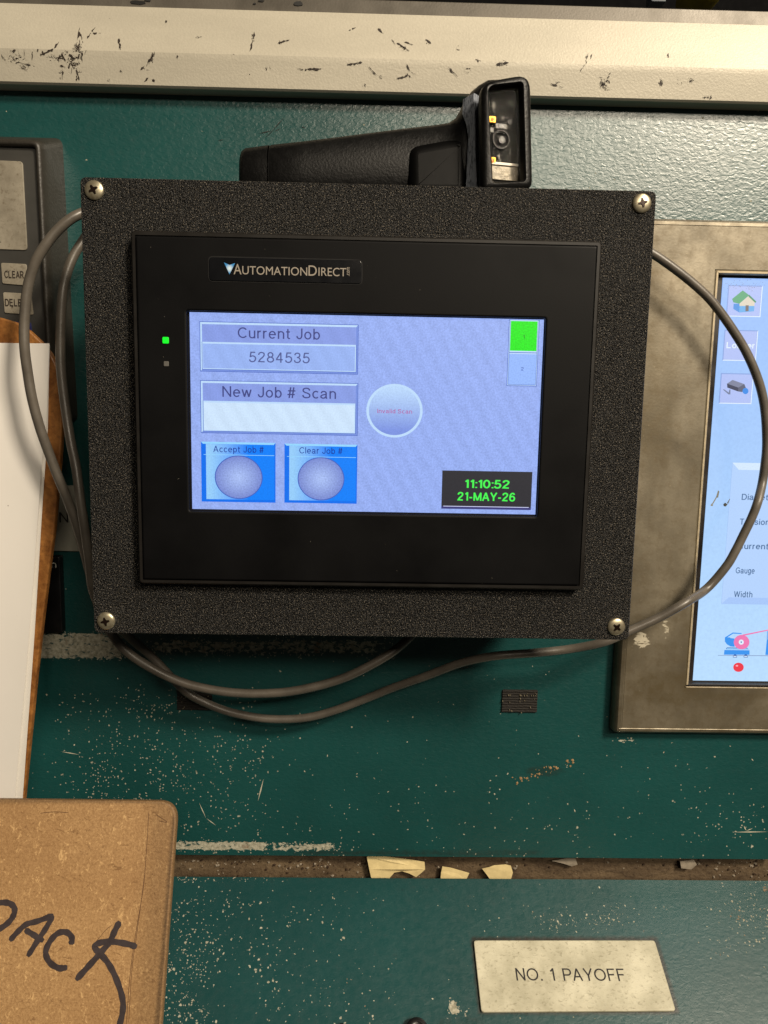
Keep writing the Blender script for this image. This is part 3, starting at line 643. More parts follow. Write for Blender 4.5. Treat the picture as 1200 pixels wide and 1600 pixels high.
# status disc
cu, cv = PS.uv(616.4, 641.9); k = PXS
g = Geo(); n = 64
el = lambda rx, ry, h: lift(PS, [(cu + rx * k * math.cos(q), cv + ry * k * math.sin(q)) for q in [6.2832 * i / n for i in range(n)]], h)
g.loft([el(43.6, 41.2, h1 * 2), el(39.6, 37.4, h1 * 2)], False, False); g.make('status_ring', LITE, scr)
t = NT('ui_status_gradient'); sx = t.n('ShaderNodeSeparateXYZ'); t.put(sx.inputs[0], t.n('ShaderNodeTexCoord').outputs['Generated'])
t.set(Base_Color=(0.004, 0.004, 0.005), Roughness=0.35, Emission_Color=t.mix(t.step(sx.outputs[2], 0.1, 0.95), lin((124, 148, 226)), lin((186, 216, 252))), Emission_Strength=t.step(t.noise(1500, 2), 0.25, 0.75, .9, 1.1))
g = Geo(); g.add(el(39.8, 37.6, h1), [tuple(range(n))]); g.make('status_disc', t.m, scr)
text(PS, 'Invalid Scan', 589.6, 643.8, 645.8, 6.6, h1 * 2, glow('ui_red_text', (178, 82, 152)), scr)
# lamp column
a_ = PS.uv(795.4, 499.4); b_ = PS.uv(838.5, 603.8)
g = Geo(); k = PXS; u0, v0, u1, v1 = a_[0], b_[1], b_[0], a_[1]
q = lambda d, h, mi, y0=None, y1=None: g.poly(PS, [(u0 + d, (v0 + d) if y0 is None else y0), (u1 - d, (v0 + d) if y0 is None else y0), (u1 - d, (v1 - d) if y1 is None else y1), (u0 + d, (v1 - d) if y1 is None else y1)], h, mi)
q(0, h1, 0); q(0.9 * k, h1 * 1.5, 1); q(1.8 * k, h1 * 2, 0)
vm = PS.uv(817, 550.8)[1]
q(2.4 * k, h1 * 2.5, 2, v0 + 2.4 * k, vm - k); q(2.4 * k, h1 * 3, 1, vm - 2.4 * k, vm - .8 * k); q(2.4 * k, h1 * 3, 1, vm + .2 * k, v1 - .5 * k)
g.make('lamp_column', [EDGE, LITE, glow('ui_pale_lamp', (148, 184, 252), 1, 0.12)], scr)
g = Geo(); q(3.0 * k, h1 * 3.5, 0, vm + 2.4 * k, v1 - 2 * k); g.make('lit_lamp', glow('ui_green_lamp', (6, 232, 4), 1, 0.25), scr)
text(PS, '1', 817, 819.6, 529, 5.4, h1 * 4.5, glow('ui_green_text', (0, 120, 20)), scr); text(PS, '2', 814, 818, 579, 5.2, h1 * 4.5, DBL, scr)
# clock
g = Geo(); r = R4(PS, (691.2, 735), (829.3, 797), h1); box(g, r, h1, 0); u0, v0, u1, v1 = r
g.poly(PS, [(u0, v0), (u1, v0), (u1, v0 + 4 * k), (u0, v0 + 4 * k)], h1 * 1.5, 1)
g.poly(PS, [(u0 + 3 * k, v0 + 3.6 * k), (u1 - 3.6 * k, v0 + 3.6 * k), (u1 - 3.6 * k, v0 + 4.6 * k), (u0 + 3 * k, v0 + 4.6 * k)], h1 * 2, 2)
g.make('clock_field', [glow('ui_black', (44, 44, 50), 1, 0.1), glow('ui_clock_edge', (58, 58, 120)), glow('ui_clock_line', (215, 220, 255))], scr)
GRN = glow('ui_clock_green', (72, 250, 84), 1, 0.06)
text(PS, '11:10:52', 726.2, 795.8, 762.8, 12.8, h1 * 3, GRN, scr, wt=17); text(PS, '21-MAY-26', 714, 804.8, 782.6, 13, h1 * 3, GRN, scr, wt=17)

# ------------------------------------------------------------------ barcode scanner lying on the box
SCN = thing('barcode_scanner', 'black handheld barcode scanner lying on top of the black box', 'scanner', at(600, 260, 0.045))
RUB = plain('black_rubber', (12, 12, 12), 0.42, var=0.12, vs=300, bump=(900, 0.35, 0.0005), rv=0.05, spec=0.3)
SMB = plain('smooth_black', (7, 7, 7), 0.38, var=0.06, rv=0.04, spec=0.12)
zbox = PP.pt(0, vz1 - 0.0012).z
def section(x, yt, yd, Yc, yr, n=28, e=2.6, zb=None):
    top = at(x, yt, Yc); zt = top.z; zbm = zbox + 0.0006 if zb is None else zb
    cz = (zt + zbm) / 2; rz = (zt - zbm) / 2; out = []
    for k in range(n):
        q = 6.2832 * k / n; c, s = math.cos(q), math.sin(q)
        out.append(Vector((top.x, Yc - yr * math.copysign(abs(c) ** (2 / e), c), cz + rz * math.copysign(abs(s) ** (2 / e), s))))
    return out
g = Geo()
bz = lambda d: zbox + d
g.loft([section(377.5, 256, 0, .045, .006, zb=bz(.006)), section(378.2, 246, 0, .045, .009, zb=bz(.003)), section(381, 239.5, 0, .045, .0112, zb=bz(.0014)), section(387, 235.8, 0, .045, .0125), section(423, 231.3, 0, .045, .0132)], cap1=False)
g.loft([section(424.5, 231.9, 0, .045, .0130), section(425.5, 231.9, 0, .045, .0130), section(427, 230.9, 0, .045, .0133), section(480, 225, 0, .045, .0135), section(560, 214.5, 0, .045, .0136), section(632, 205, 0, .0455, .0138), section(680, 199.5, 0, .046, .014), section(700, 196.5, 0, .046, .0145), section(710, 189.5, 0, .046, .015), section(717, 178, 0, .046, .0155), section(724, 162, 0, .046, .016), section(734, 149, 0, .0465, .0165), section(746, 139, 0, .047, .017), section(760, 131, 0, .047, .017), section(800, 128, 0, .047, .015)], cap0=False)
g.make('handle', RUB, SCN, smooth=40)
PT = Plane(at(680, 235, 0.0315), (1, 0, 0), (0, 0.06, 1))
slab(PT, rquad([PT.uv(636, 309), PT.uv(734, 309), PT.uv(733, 208.5), PT.uv(634, 226)], 0.0062), -0.012, 0.0014, 0.0056, 9).make('trigger', SMB, SCN, smooth=28)
yaw = math.radians(11)
PH = Plane(at(793, 205, 0.017), (math.cos(yaw), math.sin(yaw), 0), (0, 0, 1))
hq = [PH.uv(754.5, 297), PH.uv(834.5, 294), PH.uv(831, 112.5), PH.uv(753.5, 126)]
hr = [0.003, 0.004, 0.0072, 0.0062]
def hl(d, h, sh=0.0, s=5):
    lo = rquad(hq, hr, 6); lo = inset(lo, d)
    return [PH.pt(u + sh, v, h) for u, v in lo]
oq = [PH.uv(771, 284), PH.uv(820, 281.5), PH.uv(816, 129.5), PH.uv(764, 135.5)]
ol = rquad(oq, [0.0012] * 4, 6)
g = Geo()
g.loft([hl(0.009, -0.036, .002), hl(0.006, -0.030, .001), hl(0.0032, -0.022), hl(0.0026, -0.012), hl(0.0022, -0.0075), hl(0.0006, -0.0066), hl(0.0, -0.0052), hl(0.0, -0.0022), hl(0.0008, -0.0007), hl(0.0022, 0.0),
        lift(PH, inset(ol, -0.0008), 0.0), lift(PH, ol, -0.0008), lift(PH, inset(ol, 0.0004), -0.0036)], cap1=False)
g.make('head', RUB, SCN, smooth=40)
PCB = plain('dark_circuit_board', (10, 9, 8), 0.6, var=0.3, vs=900, spec=0.1)
g = Geo(); g.poly(PH, inset(ol, -0.001), -0.0085); board = g.make('circuit_board', PCB, SCN)
g = Geo(); g.loft([lift(PH, inset(ol, 0.0004), -0.0036), lift(PH, inset(ol, -0.0004), -0.0085)], False, False); g.make('window_recess', SMB, SCN)
GOLD = plain('gold_contact', (214, 150, 50), 0.3, 0.8, var=0.2, vs=800); CHIP = plain('chip_grey', (84, 82, 75), 0.4, var=0.2, vs=900); SIL = plain('silver_foil', (150, 142, 126), 0.5, 0.3, var=0.5, vs=420, bump=(500, 0.5, 0.0008)); DKG = plain('dark_lens', (36, 34, 32), 0.2)
hb = -0.0083
def bit(name, x0, y0, x1, y1, mat, th=0.0008):
    r = rect_px(PH, (x0, y0), (x1, y1), hb + th); slab(PH, rrect(*r, 0.0001, 1), hb - 0.0001, hb + th, 0.0001, 1).make(name, mat, board)
def disc(name, cx, cy, r, mat, th, ri=0):
    u, v = PH.uv(cx, cy, hb + th); g = Geo(); cc = lambda rr, h: lift(PH, [(u + rr * math.cos(q), v + rr * math.sin(q)) for q in [6.2832 * k / 24 for k in range(24)]], h)
    L = [cc(r, hb), cc(r, hb + th)] + ([cc(ri, hb + th), cc(ri, hb)] if ri else [])
    g.loft(L, cap0=False, cap1=not ri); g.make(name, mat, board)
for y in (181, 245): bit('connector', 764.5, y, 774.5, y + 10.5, GOLD, 0.0012); disc('connector_ring', 769.5, y + 5.3, 0.0009, plain('contact_dark', (110, 62, 16), 0.35, .7), 0.0014)
bit('chip', 774.5, 192, 791.5, 202, CHIP, 0.001); bit('chip_window', 779, 193.5, 788, 200.5, DKG, 0.0012); bit('pad', 766, 199, 771.5, 207, CHIP, 0.0004)
disc('lens_ring', 783.5, 217.5, 0.0042, plain('lens_ring', (38, 36, 33), 0.45, spec=.2), 0.0012, 0.0035); disc('lens', 784.5, 218, 0.0016, plain('lens_grey', (62, 60, 54), .4), 0.0010, 0.0010); disc('lens_core', 784.5, 218, 0.0009, DKG, 0.001)
disc('solder_dot', 797, 190, 0.0011, plain('solder_grey', (84, 82, 78), 0.4), 0.0005)
bit('foil_strip', 767, 257, 816, 284, SIL, 0.0005); bit('foil_band', 766, 255.5, 815, 257, plain('bright_edge', (190, 182, 165), 0.4, .2), 0.0012)
g = Geo()
for k in range(95):
    cx, cy, sx_, sy_ = R.choice([(770, 164, 6, 6), (800, 161, 6, 6), (786, 184, 7, 3), (779, 246, 4, 6), (797, 240, 1.5, 9), (772, 168, 5, 5), (793, 198, 3, 5)])
    x, y = R.gauss(cx, sx_ * .5), R.gauss(cy, sy_ * .6); s = R.choice([0.3, 0.4, 0.6])
    if not (764 < x < 806): continue
    u, v = PH.uv(x, y, hb + 0.0003); w, h_ = s * 0.0003, R.uniform(.3, .9) * 0.0003
    if R.random() < .5: w, h_ = h_, w
    g.poly(PH, [(u - w, v - h_), (u + w, v - h_), (u + w, v + h_), (u - w, v + h_)], hb + 0.0003 + k * 1e-6)
g.make('solder_points', plain('solder_bright', (168, 162, 150), 0.45), board, kind='stuff')
t = NT('window_pane'); tr = t.n('ShaderNodeBsdfTransparent'); gl = t.n('ShaderNodeBsdfGlossy', i_Roughness=0.03); gl.inputs['Color'].default_value = (1, 1, 1, 1)
mx = t.n('ShaderNodeMixShader'); mx.inputs[0].default_value = 0.0012; t.t.links.new(tr.outputs[0], mx.inputs[1]); t.t.links.new(gl.outputs[0], mx.inputs[2]); t.t.links.new(mx.outputs[0], t.t.nodes['Material Output'].inputs[0])
g = Geo(); g.poly(PH, inset(ol, 0.0003), -0.0032); g.make('window', t.m, SCN)
# silver label on the side of the head
t = NT('silver_label'); n = t.noise(900, 3, 0.7, 0, (1.6, 1.6, .3)); t.set(Base_Color=t.mix(t.step(n, 0.52, 0.58, 0, .8), lin((140, 146, 156)), lin((42, 46, 54))), Roughness=0.4)
lo = rquad(hq, hr, 6)
PL = Plane(at(737, 215, 0.0262), (math.cos(math.radians(42)), -math.sin(math.radians(42)), 0), (0, 0, 1))
slab(PL, [PL.uv(x, y) for x, y in ((727, 296), (745.5, 296), (741.5, 240), (740.5, 145), (723, 155), (721.5, 178), (728, 195), (731, 214))], -0.012, 0, 0.0004, 2).make('side_label', t.m, SCN)

# ------------------------------------------------------------------ cables
def cable_mat():
    t = NT('grey_cable'); n = t.noise(80, 4); c = lin((94, 88, 80))
    t.set(Base_Color=t.mix(t.step(n, .3, .7), tuple(x * .74 for x in c), tuple(x * 1.18 for x in c)), Roughness=t.step(t.noise(140, 4), .3, .7, .3, .46), Specular_IOR_Level=0.5); t.bump(t.noise(900, 2), 0.08, 0.0004); return t.m
CAB = cable_mat()
CA = [(170, 318, .045), (150, 325, .04), (123.7, 335, .034), (108, 344, .032), (90, 360, .031), (72, 382, .030), (56, 409, .030), (46, 438, .030), (40.5, 470, .030), (37.8, 510, .030), (38.5, 545, .030), (42.6, 578, .031), (50, 622, .032), (61.7, 666, .034), (75, 704, .036), (91, 745.6, .038), (105.7, 781, .040), (120.4, 822, .042), (132, 862, .045), (143, 905, .046), (158, 960, .047), (179, 997, .048), (207, 1025, .049), (254, 1053, .050), (300, 1071, .050), (361, 1082, .050), (427, 1083, .050), (483, 1075, .050), (543, 1057, .050), (604, 1025, .052), (637, 999, .056), (660, 975, .062)]
CB = [(160, 345, 0.06), (140, 362, 0.056), (126, 382, 0.052), (115, 400, 0.05), (106, 423, 0.048), (99, 452, 0.046), (95.6, 492, 0.045), (94.4, 540, 0.044), (95.4, 578, 0.043), (101, 628, 0.042), (110, 687, 0.04), (119, 731, 0.038), (126, 784, 0.036), (133.6, 834, 0.036), (139.5, 878, 0.037), (146, 925, 0.04), (165, 960, 0.05), (200, 994, 0.061), (240, 1029, 0.066), (287, 1078, 0.069), (319, 1097, 0.07), (361, 1113, 0.071), (417, 1123, 0.071), (473, 1122, 0.071), (520, 1111, 0.071), (576, 1090, 0.07), (613, 1075, 0.068), (667, 1056, 0.064), (720, 1036, 0.058), (773, 1025, 0.052), (837, 1020, 0.052), (891, 1014, 0.052), (944, 1003, 0.046), (987, 984, 0.046), (1029, 965, 0.046), (1072, 941, 0.046), (1104, 920, 0.056), (1134, 886, 0.056), (1149, 861, 0.056), (1162, 835, 0.056), (1175, 808, 0.056), (1184, 784, 0.056), (1191, 755, 0.061), (1195.5, 725, 0.061), (1198, 695, 0.061), (1196.5, 654, 0.061), (1192, 621, 0.061), (1183, 589, 0.061), (1167, 552, 0.061), (1148, 520, 0.061), (1125, 487, 0.061), (1104, 462, 0.061), (1076, 437, 0.061), (1046, 414, 0.061), (1021, 397, 0.061), (990, 380, 0.061)]
for pts, lab in ((CA, 'grey cable looping outermost at left and in the upper loop below'), (CB, 'grey cable in the inner left loop, lower loop and big right loop')):
    P3 = catmull([at(*p) for p in pts], 6)
    tube(P3, 0.00238 if pts is CA else 0.0023).make('cable', CAB, smooth=60, org=P3[0], label=lab, cat='cable', group='grey cables round the touch panel')

# ------------------------------------------------------------------ monitor on the right
PM = Plane((0, YW - 0.009, 0))
t = NT('stained_steel'); dirt_shade = t.attr('dirt_shade'); tape = t.attr('wear'); n1 = t.noise(22, 5, 0.6, 0.3); n2 = t.noise(160, 5, 0.65); n3 = t.noise(700, 3)
c = t.mix(t.step(n1, .3, .7), lin((92, 85, 71)), lin((164, 155, 136))); vs_ = t.noise(60, 4, .6, .2, (1, 1, .12)); c = t.mix(t.step(vs_, .35, .7, 0, .4), c, lin((88, 80, 64))); c = t.mix(t.step(n2, .48, .72, 0, .6), c, lin((92, 80, 60)))
c = t.mix(t.math('MULTIPLY', dirt_shade, t.step(n2, .3, .6, .5, 1)), c, lin((96, 84, 60)))
c = t.mix(t.step(n3, .66, .76, 0, .3), c, lin((200, 186, 156)))
tp = t.step(t.math('MULTIPLY_ADD', tape, .6, t.noise(260, 5, .7, .5, (.6, 1, 1.3))), .98, 1.03); c = t.mix(tp, c, lin((186, 178, 158)))
t.set(Base_Color=c, Metallic=t.math('MULTIPLY_ADD', tp, -.45, .45), Roughness=t.step(n2, .3, .7, .38, .52)); t.bump(n3, .12, .0004); STAIN = t.m
mon = thing('operator_monitor', 'stained steel framed monitor with light blue screen at the right edge', 'monitor', PM.pt(*PM.uv(1130, 750)))
xL = PM.uv(970, 1148)[0]; zT = PM.uv(1110, 340.5)[1]; zBt = PM.uv(1080, 1149.5)[1]; xR = PM.uv(1560, 700)[0]
oo0, oo1, oo2, oo3 = rect_px(PM, (1118.5, 421.8), (1400, 1077)); oo0 = (PM.uv(1118.5, 421.8)[0] + PM.uv(1070.5, 1076)[0]) / 2
fo = rrect(xL - .004, zBt, xR, zT, 0.003, 6); fi = rrect(oo0, oo1, xR - .02, oo3, 0.0012, 6)
# frame front carries a fine grid so that stains and painted shading can be mapped; built from four strips plus edge
g = Geo()
g.loft([lift(PM, fo, -0.0088), lift(PM, fo, -0.0048), lift(PM, inset(fo, .0006), -0.0022), lift(PM, inset(fo, .002), -0.0006), lift(PM, inset(fo, .0038), 0), lift(PM, inset(fo, .0041), -0.0002), lift(PM, inset(fo, .0044), -0.00005)], False, False)
a0, a1, a2, a3 = xL - .004 + .0044, zBt + .0044, xR - .0044, zT - .0044
def sheet(x0, y0, x1, y1, nx, ny):
    vs = [PM.pt(x0 + (x1 - x0) * i / nx, y0 + (y1 - y0) * j / ny, 0) for j in range(ny + 1) for i in range(nx + 1)]
    g.add(vs, [(j * (nx + 1) + i, j * (nx + 1) + i + 1, (j + 1) * (nx + 1) + i + 1, (j + 1) * (nx + 1) + i) for j in range(ny) for i in range(nx)])
i0, i1, i2, i3 = oo0 - .0004, oo1 - .0004, xR - .0196, oo3 + .0004
sheet(a0, a1, i0, a3, 24, 110); sheet(i0, a1, a2, i1, 60, 12); sheet(i0, i3, a2, a3, 60, 12); sheet(i2, i1, a2, i3, 4, 4)
g.loft([lift(PM, inset(fi, -.0004), 0), lift(PM, inset(fi, .0002), -.0003)], False, False)
g.loft([lift(PM, inset(fi, .0002), -.0003), lift(PM, inset(fi, .0005), .0002), lift(PM, inset(fi, .0014), .0002), lift(PM, inset(fi, .0017), -.0002), lift(PM, inset(fi, .0018), -.0045)], False, False, 1)
fr = g.make('frame', [STAIN, plain('pale_lit_lip', (176, 162, 134), .5, .2, var=.2, vs=300)], mon, smooth=30)  # paler lip colour stands in for a chamfer catching light
fr.data.materials.append(plain('dark_unlit_lip', (22, 19, 17), .5))
for p_ in fr.data.polygons:
    if p_.material_index == 1 and (p_.center + ORG[fr] - PM.o).z < oo1 + .0022: p_.material_index = 2  # bottom run of the lip coloured dark so it catches no light
attr(fr, 'dirt_shade', lambda x, y: max(.35 * sm(500, 1100, y), .8 * blob(x, y, 1040, 1075, 90, 40), .6 * band(x, y, 960, 1300, 1075, 1100, 30, 10), .5 * blob(x, y, 1020, 620, 50, 180), .4 * blob(x, y, 1030, 450, 60, 60)))  # stains, plus a downward ramp painting the light's fall-off into the frame
attr(fr, 'wear', lambda x, y: max(.03, .95 * blob(x, y, 1003, 1000, 26, 24, .6), .85 * blob(x, y, 1040, 985, 12, 30, .6), .6 * blob(x, y, 1035, 1012, 20, 10), .6 * blob(x, y, 1010, 695, 7, 16), .65 * blob(x, y, 1175, 418, 25, 8)))
PN = Plane((0, YW - 0.0055, 0))
MB = plain('monitor_black_border', (34, 29, 26), 0.4, var=0.15)
slab(PN, rrect(*rect_px(PN, (1112, 416), (1500, 1082)), 0.0005), -0.004, -0.0004, 0.0002).make('screen_border', MB, mon)
nx0 = (PN.uv(1130.6, 433.8)[0] + PN.uv(1082, 1063.4)[0]) / 2; nz1 = PN.uv(1131, 434)[1]; nz0 = PN.uv(1082, 1063.2)[1]
t = NT('monitor_blue'); sx = t.n('ShaderNodeSeparateXYZ'); t.put(sx.inputs[0], t.n('ShaderNodeTexCoord').outputs['Generated'])
t.set(Base_Color=(0.01, 0.01, 0.012), Roughness=0.35, Emission_Color=t.mix(t.step(sx.outputs[2], 0, 1), lin((186, 222, 255)), lin((152, 190, 250))), Emission_Strength=t.step(t.noise(700, 3), .25, .75, .95, 1.05))
ms = slab(PN, rrect(nx0, nz0, PN.uv(1490, 700)[0], nz1, 0.0001), -0.003, 0, 0.0001).make('screen', t.m, mon)
PS_CUR = PN; h1 = 0.00005
WHT = glow('mon_white', (226, 240, 255)); LAV = glow('mon_lavender', (178, 194, 246), 1, .05); SHD = glow('mon_shade', (140, 168, 226)); MTXT = glow('mon_text', (84, 116, 158), 1, .12); PNL = glow('mon_panel', (182, 212, 254), 1, .04); PHI = glow('mon_panel_light', (214, 234, 255)); PLO = glow('mon_panel_shade', (158, 190, 240))
def G(pts, h, mat, name):
    g = Geo(); uv = [PN.uv(x, y, h) for x, y in pts]
    ar = sum(uv[i - 1][0] * uv[i][1] - uv[i][0] * uv[i - 1][1] for i in range(len(uv)))
    g.poly(PN, uv if ar > 0 else uv[::-1], h); return g.make(name, mat, ms)
k = 0.00036
def icon_button(tl, br):
    r = rect_px(PN, tl, br, h1); u0, v0, u1, v1 = r; g = Geo()
    box(g, (u0 - k, v0 - k, u1 + k, v1 + k), h1, 0); g.poly(PN, [(u0 - k, v0 - k), (u1 + k, v0 - k), (u1 + k, v1 + k), (u1 - .4 * k, v1 - k), (u1 - .4 * k, v0 + .4 * k), (u0 + k, v0 + .4 * k)], h1 * 1.5, 1)
    box(g, (u0 + .6 * k, v0 + .6 * k, u1 - .8 * k, v1 - .6 * k), h1 * 2, 2); g.make('icon_button', [SHD, WHT, LAV], ms)
z3 = lambda pts: [(1060 + x / 8.571, 400 + y / 8.571) for x, y in pts]
icon_button((1138.8, 446.3), (1187, 494.5)); icon_button((1133, 516.2), (1180, 563.3)); icon_button((1127.3, 583.8), (1173, 630.4))
HB = glow('icon_light_blue', (110, 178, 236)); 
G(z3([(740, 640), (820, 640), (812, 755), (735, 708)]), h1 * 3, glow('icon_blue', (82, 150, 226)), 'house_side')
G(z3([(815, 640), (940, 535), (1022, 620), (1018, 670), (813, 670)]), h1 * 3, glow('icon_cream', (224, 214, 196)), 'house_gable')
G(z3([(813, 668), (1018, 668), (1012, 740), (813, 757)]), h1 * 3, HB, 'house_front')
G(z3([(900, 660), (942, 660), (940, 738), (898, 742)]), h1 * 4, glow('icon_brown', (124, 112, 110)), 'house_door')
G(z3([(720, 575), (862, 460), (948, 525), (815, 640), (735, 620)]), h1 * 4, glow('icon_green', (98, 170, 128)), 'house_roof')
G(z3([(938, 520), (950, 520), (1045, 612), (1030, 628), (940, 545)]), h1 * 4.5, glow('icon_green_dark', (82, 150, 114)), 'house_roof_edge')
text(PN, 'Loader', 1134.8, 1178.8, 544.2, 9.4, h1 * 3, WHT, ms, wt=18)
z2 = lambda pts: [(1000 + x / 4.325, 330 + y / 4.325) for x, y in pts]
G(z2([(588, 1165), (625, 1140), (705, 1168), (665, 1192)]), h1 * 3, glow('icon_grey_light', (128, 134, 160)), 'camera_top')
G(z2([(588, 1165), (665, 1192), (662, 1218), (590, 1192)]), h1 * 3, glow('icon_grey_dark', (66, 70, 92)), 'camera_side')
G(z2([(665, 1192), (705, 1168), (718, 1200), (690, 1222), (662, 1218)]), h1 * 3, glow('icon_grey_mid', (96, 100, 122)), 'camera_front')
G(z2([(560, 1205), (568, 1203), (600, 1226), (604, 1205), (611, 1205), (611, 1238), (598, 1238)]), h1 * 3, glow('icon_grey_stand', (120, 130, 160)), 'camera_stand')
def md(cx, cy, rx, ry, h, mat, name):
    G([(cx + rx * math.cos(6.2832 * i / 28), cy + ry * math.sin(6.2832 * i / 28)) for i in range(28)], h, mat, name)
md(1164.8, 611, 4.6, 4.8, h1 * 4, glow('icon_ball_blue', (62, 142, 232)), 'camera_lens')
# data panel
r = rect_px(PN, (1143.3, 722.8), (1500, 949), h1); r = ((PN.uv(1143.3, 722.8)[0] + PN.uv(1127.2, 949.4)[0]) / 2, r[1], PN.uv(1470, 800)[0], r[3]); u0, v0, u1, v1 = r
g = Geo(); box(g, r, h1, 3); d = 11 * k
g.poly(PN, [(u0, v1), (u0 + d, v1 - d), (u1, v1 - d), (u1, v1)], h1 * 1.5, 0); g.poly(PN, [(u0 + .5 * k, v0), (u0 + d, v0 + d), (u0 + d, v1 - d), (u0 + .5 * k, v1)], h1 * 1.5, 1); g.poly(PN, [(u0, v0), (u1, v0), (u1, v0 + d), (u0 + d, v0 + d)], h1 * 1.5, 2); g.poly(PN, [(u0 + d, v0 + d), (u1, v0 + d), (u1, v1 - d), (u0 + d, v1 - d)], h1 * 2, 1)
g.make('data_panel', [PHI, PNL, glow('mon_panel_low', (168, 200, 250)), PLO], ms)
for s, x0, x1, y in (('Diameter', 1158.6, 1213, 781.4), ('Tension', 1155.6, 1202, 820), ('Current', 1152.5, 1200.5, 858), ('Gauge', 1149.2, 1179, 896), ('Width', 1146.4, 1175.4, 933.2)):
    text(PN, s, x0, x1, y, 9.3, h1 * 3, MTXT, ms, wt=15)
# machine pictogram
z8 = lambda pts: [(1090 + x / 10.909, 960 + y / 10.909) for x, y in pts]
SB = glow('pict_blue', (62, 150, 240), 1, .05); SB2 = glow('pict_blue_dark', (66, 108, 178)); PK = glow('pict_pink', (240, 124, 180), 1, .05)
G(z8([(345, 694), (1330, 700), (1330, 712), (345, 702)]), h1 * 2, glow('pict_grey', (130, 150, 190)), 'ground_line')
G(z8([(465, 392), (600, 308), (750, 318), (750, 334), (605, 328), (505, 392), (548, 392), (570, 405), (630, 412), (630, 552), (560, 545), (500, 510), (465, 462)]), h1 * 2.5, SB, 'machine_body')
G(z8([(485, 575), (505, 562), (850, 570), (880, 600), (485, 598)]), h1 * 2.5, glow('pict_pale_blue', (140, 196, 246)), 'machine_saddle')
G(z8([(485, 575), (505, 562), (850, 570), (855, 580), (505, 572), (488, 590)]), h1 * 2.8, SB2, 'saddle_line')
G(z8([(458, 606), (885, 612), (885, 688), (448, 686)]), h1 * 3, SB, 'machine_base')
for x in (602, 785):
    G(z8([(x, 708), (x + 25, 680), (x + 50, 680), (x + 70, 712), (x + 68, 736), (x + 2, 734)]), h1 * 3.5, SB2, 'machine_foot'); G(z8([(x + 10, 708), (x + 60, 710), (x + 60, 726), (x + 10, 724)]), h1 * 4, WHT, 'foot_face')
G(z8([(760, 345), (1185, 262), (1330, 240), (1330, 254), (1185, 280), (800, 362)]), h1 * 3.5, PK, 'strip_line')
md(1158.8, 1003.3, 12.2, 11.3, h1 * 4, PK, 'coil'); md(1158.2, 1003.3, 4.0, 4.0, h1 * 5, WHT, 'coil_hub'); md(1158.2, 1003.3, 1.2, 1.2, h1 * 6, SB2, 'coil_axle')
G(z8([(1185, 285), (1196, 285), (1196, 430), (1260, 430), (1260, 690), (1155, 690), (1180, 440)]), h1 * 3, SB, 'machine_stand')
md(1153.9, 1042.6, 8.2, 7.2, h1 * 3, glow('pict_red', (238, 62, 76), 1, .05), 'red_button'); md(1151.5, 1040.3, 2.0, 1.2, h1 * 4, glow('pict_red_light', (255, 178, 190)), 'red_button_glint')
# dried drips on the glass
g = Geo(); GR = plain('dried_drip', (126, 128, 120), 0.7)
for pts in ([(1110, 790), (1112, 786.5), (1114.5, 789), (1113, 791)], [(1112.5, 787), (1119, 776), (1121, 776), (1114, 788)], [(1119, 776), (1122, 766), (1124, 768), (1122, 778)], [(1130, 788), (1133, 785.5), (1137, 788), (1134, 791.5), (1131, 791)], [(1136, 786), (1140, 779), (1140.6, 780), (1137.5, 787.5)]):
    uv = [PN.uv(x, y, h1 * 3) for x, y in pts]; ar = sum(uv[i - 1][0] * uv[i][1] - uv[i][0] * uv[i - 1][1] for i in range(len(uv))); g.poly(PN, uv if ar > 0 else uv[::-1], h1 * 3)
for i in range(90):
    x, y = R.gauss(1160, 16), R.gauss(446, 6)
    if y < 436: continue
    u, v = PN.uv(x, y, h1 * 5); s = R.uniform(.06, .22) * .001; g.poly(PN, [(u - s, v - s * .6), (u + s, v - s * .3), (u + s * .5, v + s), (u - s * .6, v + s * .7)], h1 * 5 + i * 1e-6)
g.make('dried_specks', GR, ms, kind='stuff')

# ------------------------------------------------------------------ keypad on the left
PK1 = Plane(at(60, 220, 0.060), (1, 0, 0), (0, -0.045, 1))
key = thing('keypad', 'dark grey keypad housing with worn pale keys at the upper left edge', 'keypad', PK1.o)
HOUS = plain('grey_plastic_housing', (44, 41, 36), 0.42, var=0.12, vs=60, bump=(700, 0.3, 0.0005)); FACE = plain('keypad_face', (56, 55, 52), 0.5, var=0.12, vs=50)
t = NT('worn_pale_key'); n1 = t.noise(70, 6, .7); n2 = t.noise(500, 5, .7); c = t.mix(t.step(n1, .35, .65), lin((118, 111, 97)), lin((150, 143, 128)))
c = t.mix(t.step(n2, .56, .68, 0, .6), c, lin((96, 84, 66))); c = t.mix(t.step(t.noise(170, 5, .65), .66, .71), c, lin((44, 34, 26))); t.set(Base_Color=c, Roughness=.5); WORN = t.m
kb = [PW.uv(-90, 660), PW.uv(122, 660), PW.uv(97.5, 216), PW.uv(-90, 211)]
kf = [PK1.uv(-110, 660), PK1.uv(84.5, 660), PK1.uv(61.5, 219), PK1.uv(-110, 214)]
L0 = [PW.pt(u, v, 0) for u, v in rquad(kb, 0.0045, 6)]
kl = rquad(kf, 0.0045, 6)
g = Geo(); mid = [a.lerp(b, 0.75) for a, b in zip(L0, lift(PK1, inset(kl, -0.0006), -0.001))]
g.loft([L0, mid, lift(PK1, inset(kl, -0.0003), -0.0012), lift(PK1, inset(kl, 0.0006), -0.0002), lift(PK1, inset(kl, 0.0014), 0), lift(PK1, inset(kl, 0.0022), -0.0003), lift(PK1, inset(kl, 0.0028), -0.0014), lift(PK1, inset(kl, 0.0029), -0.003)], False, False)
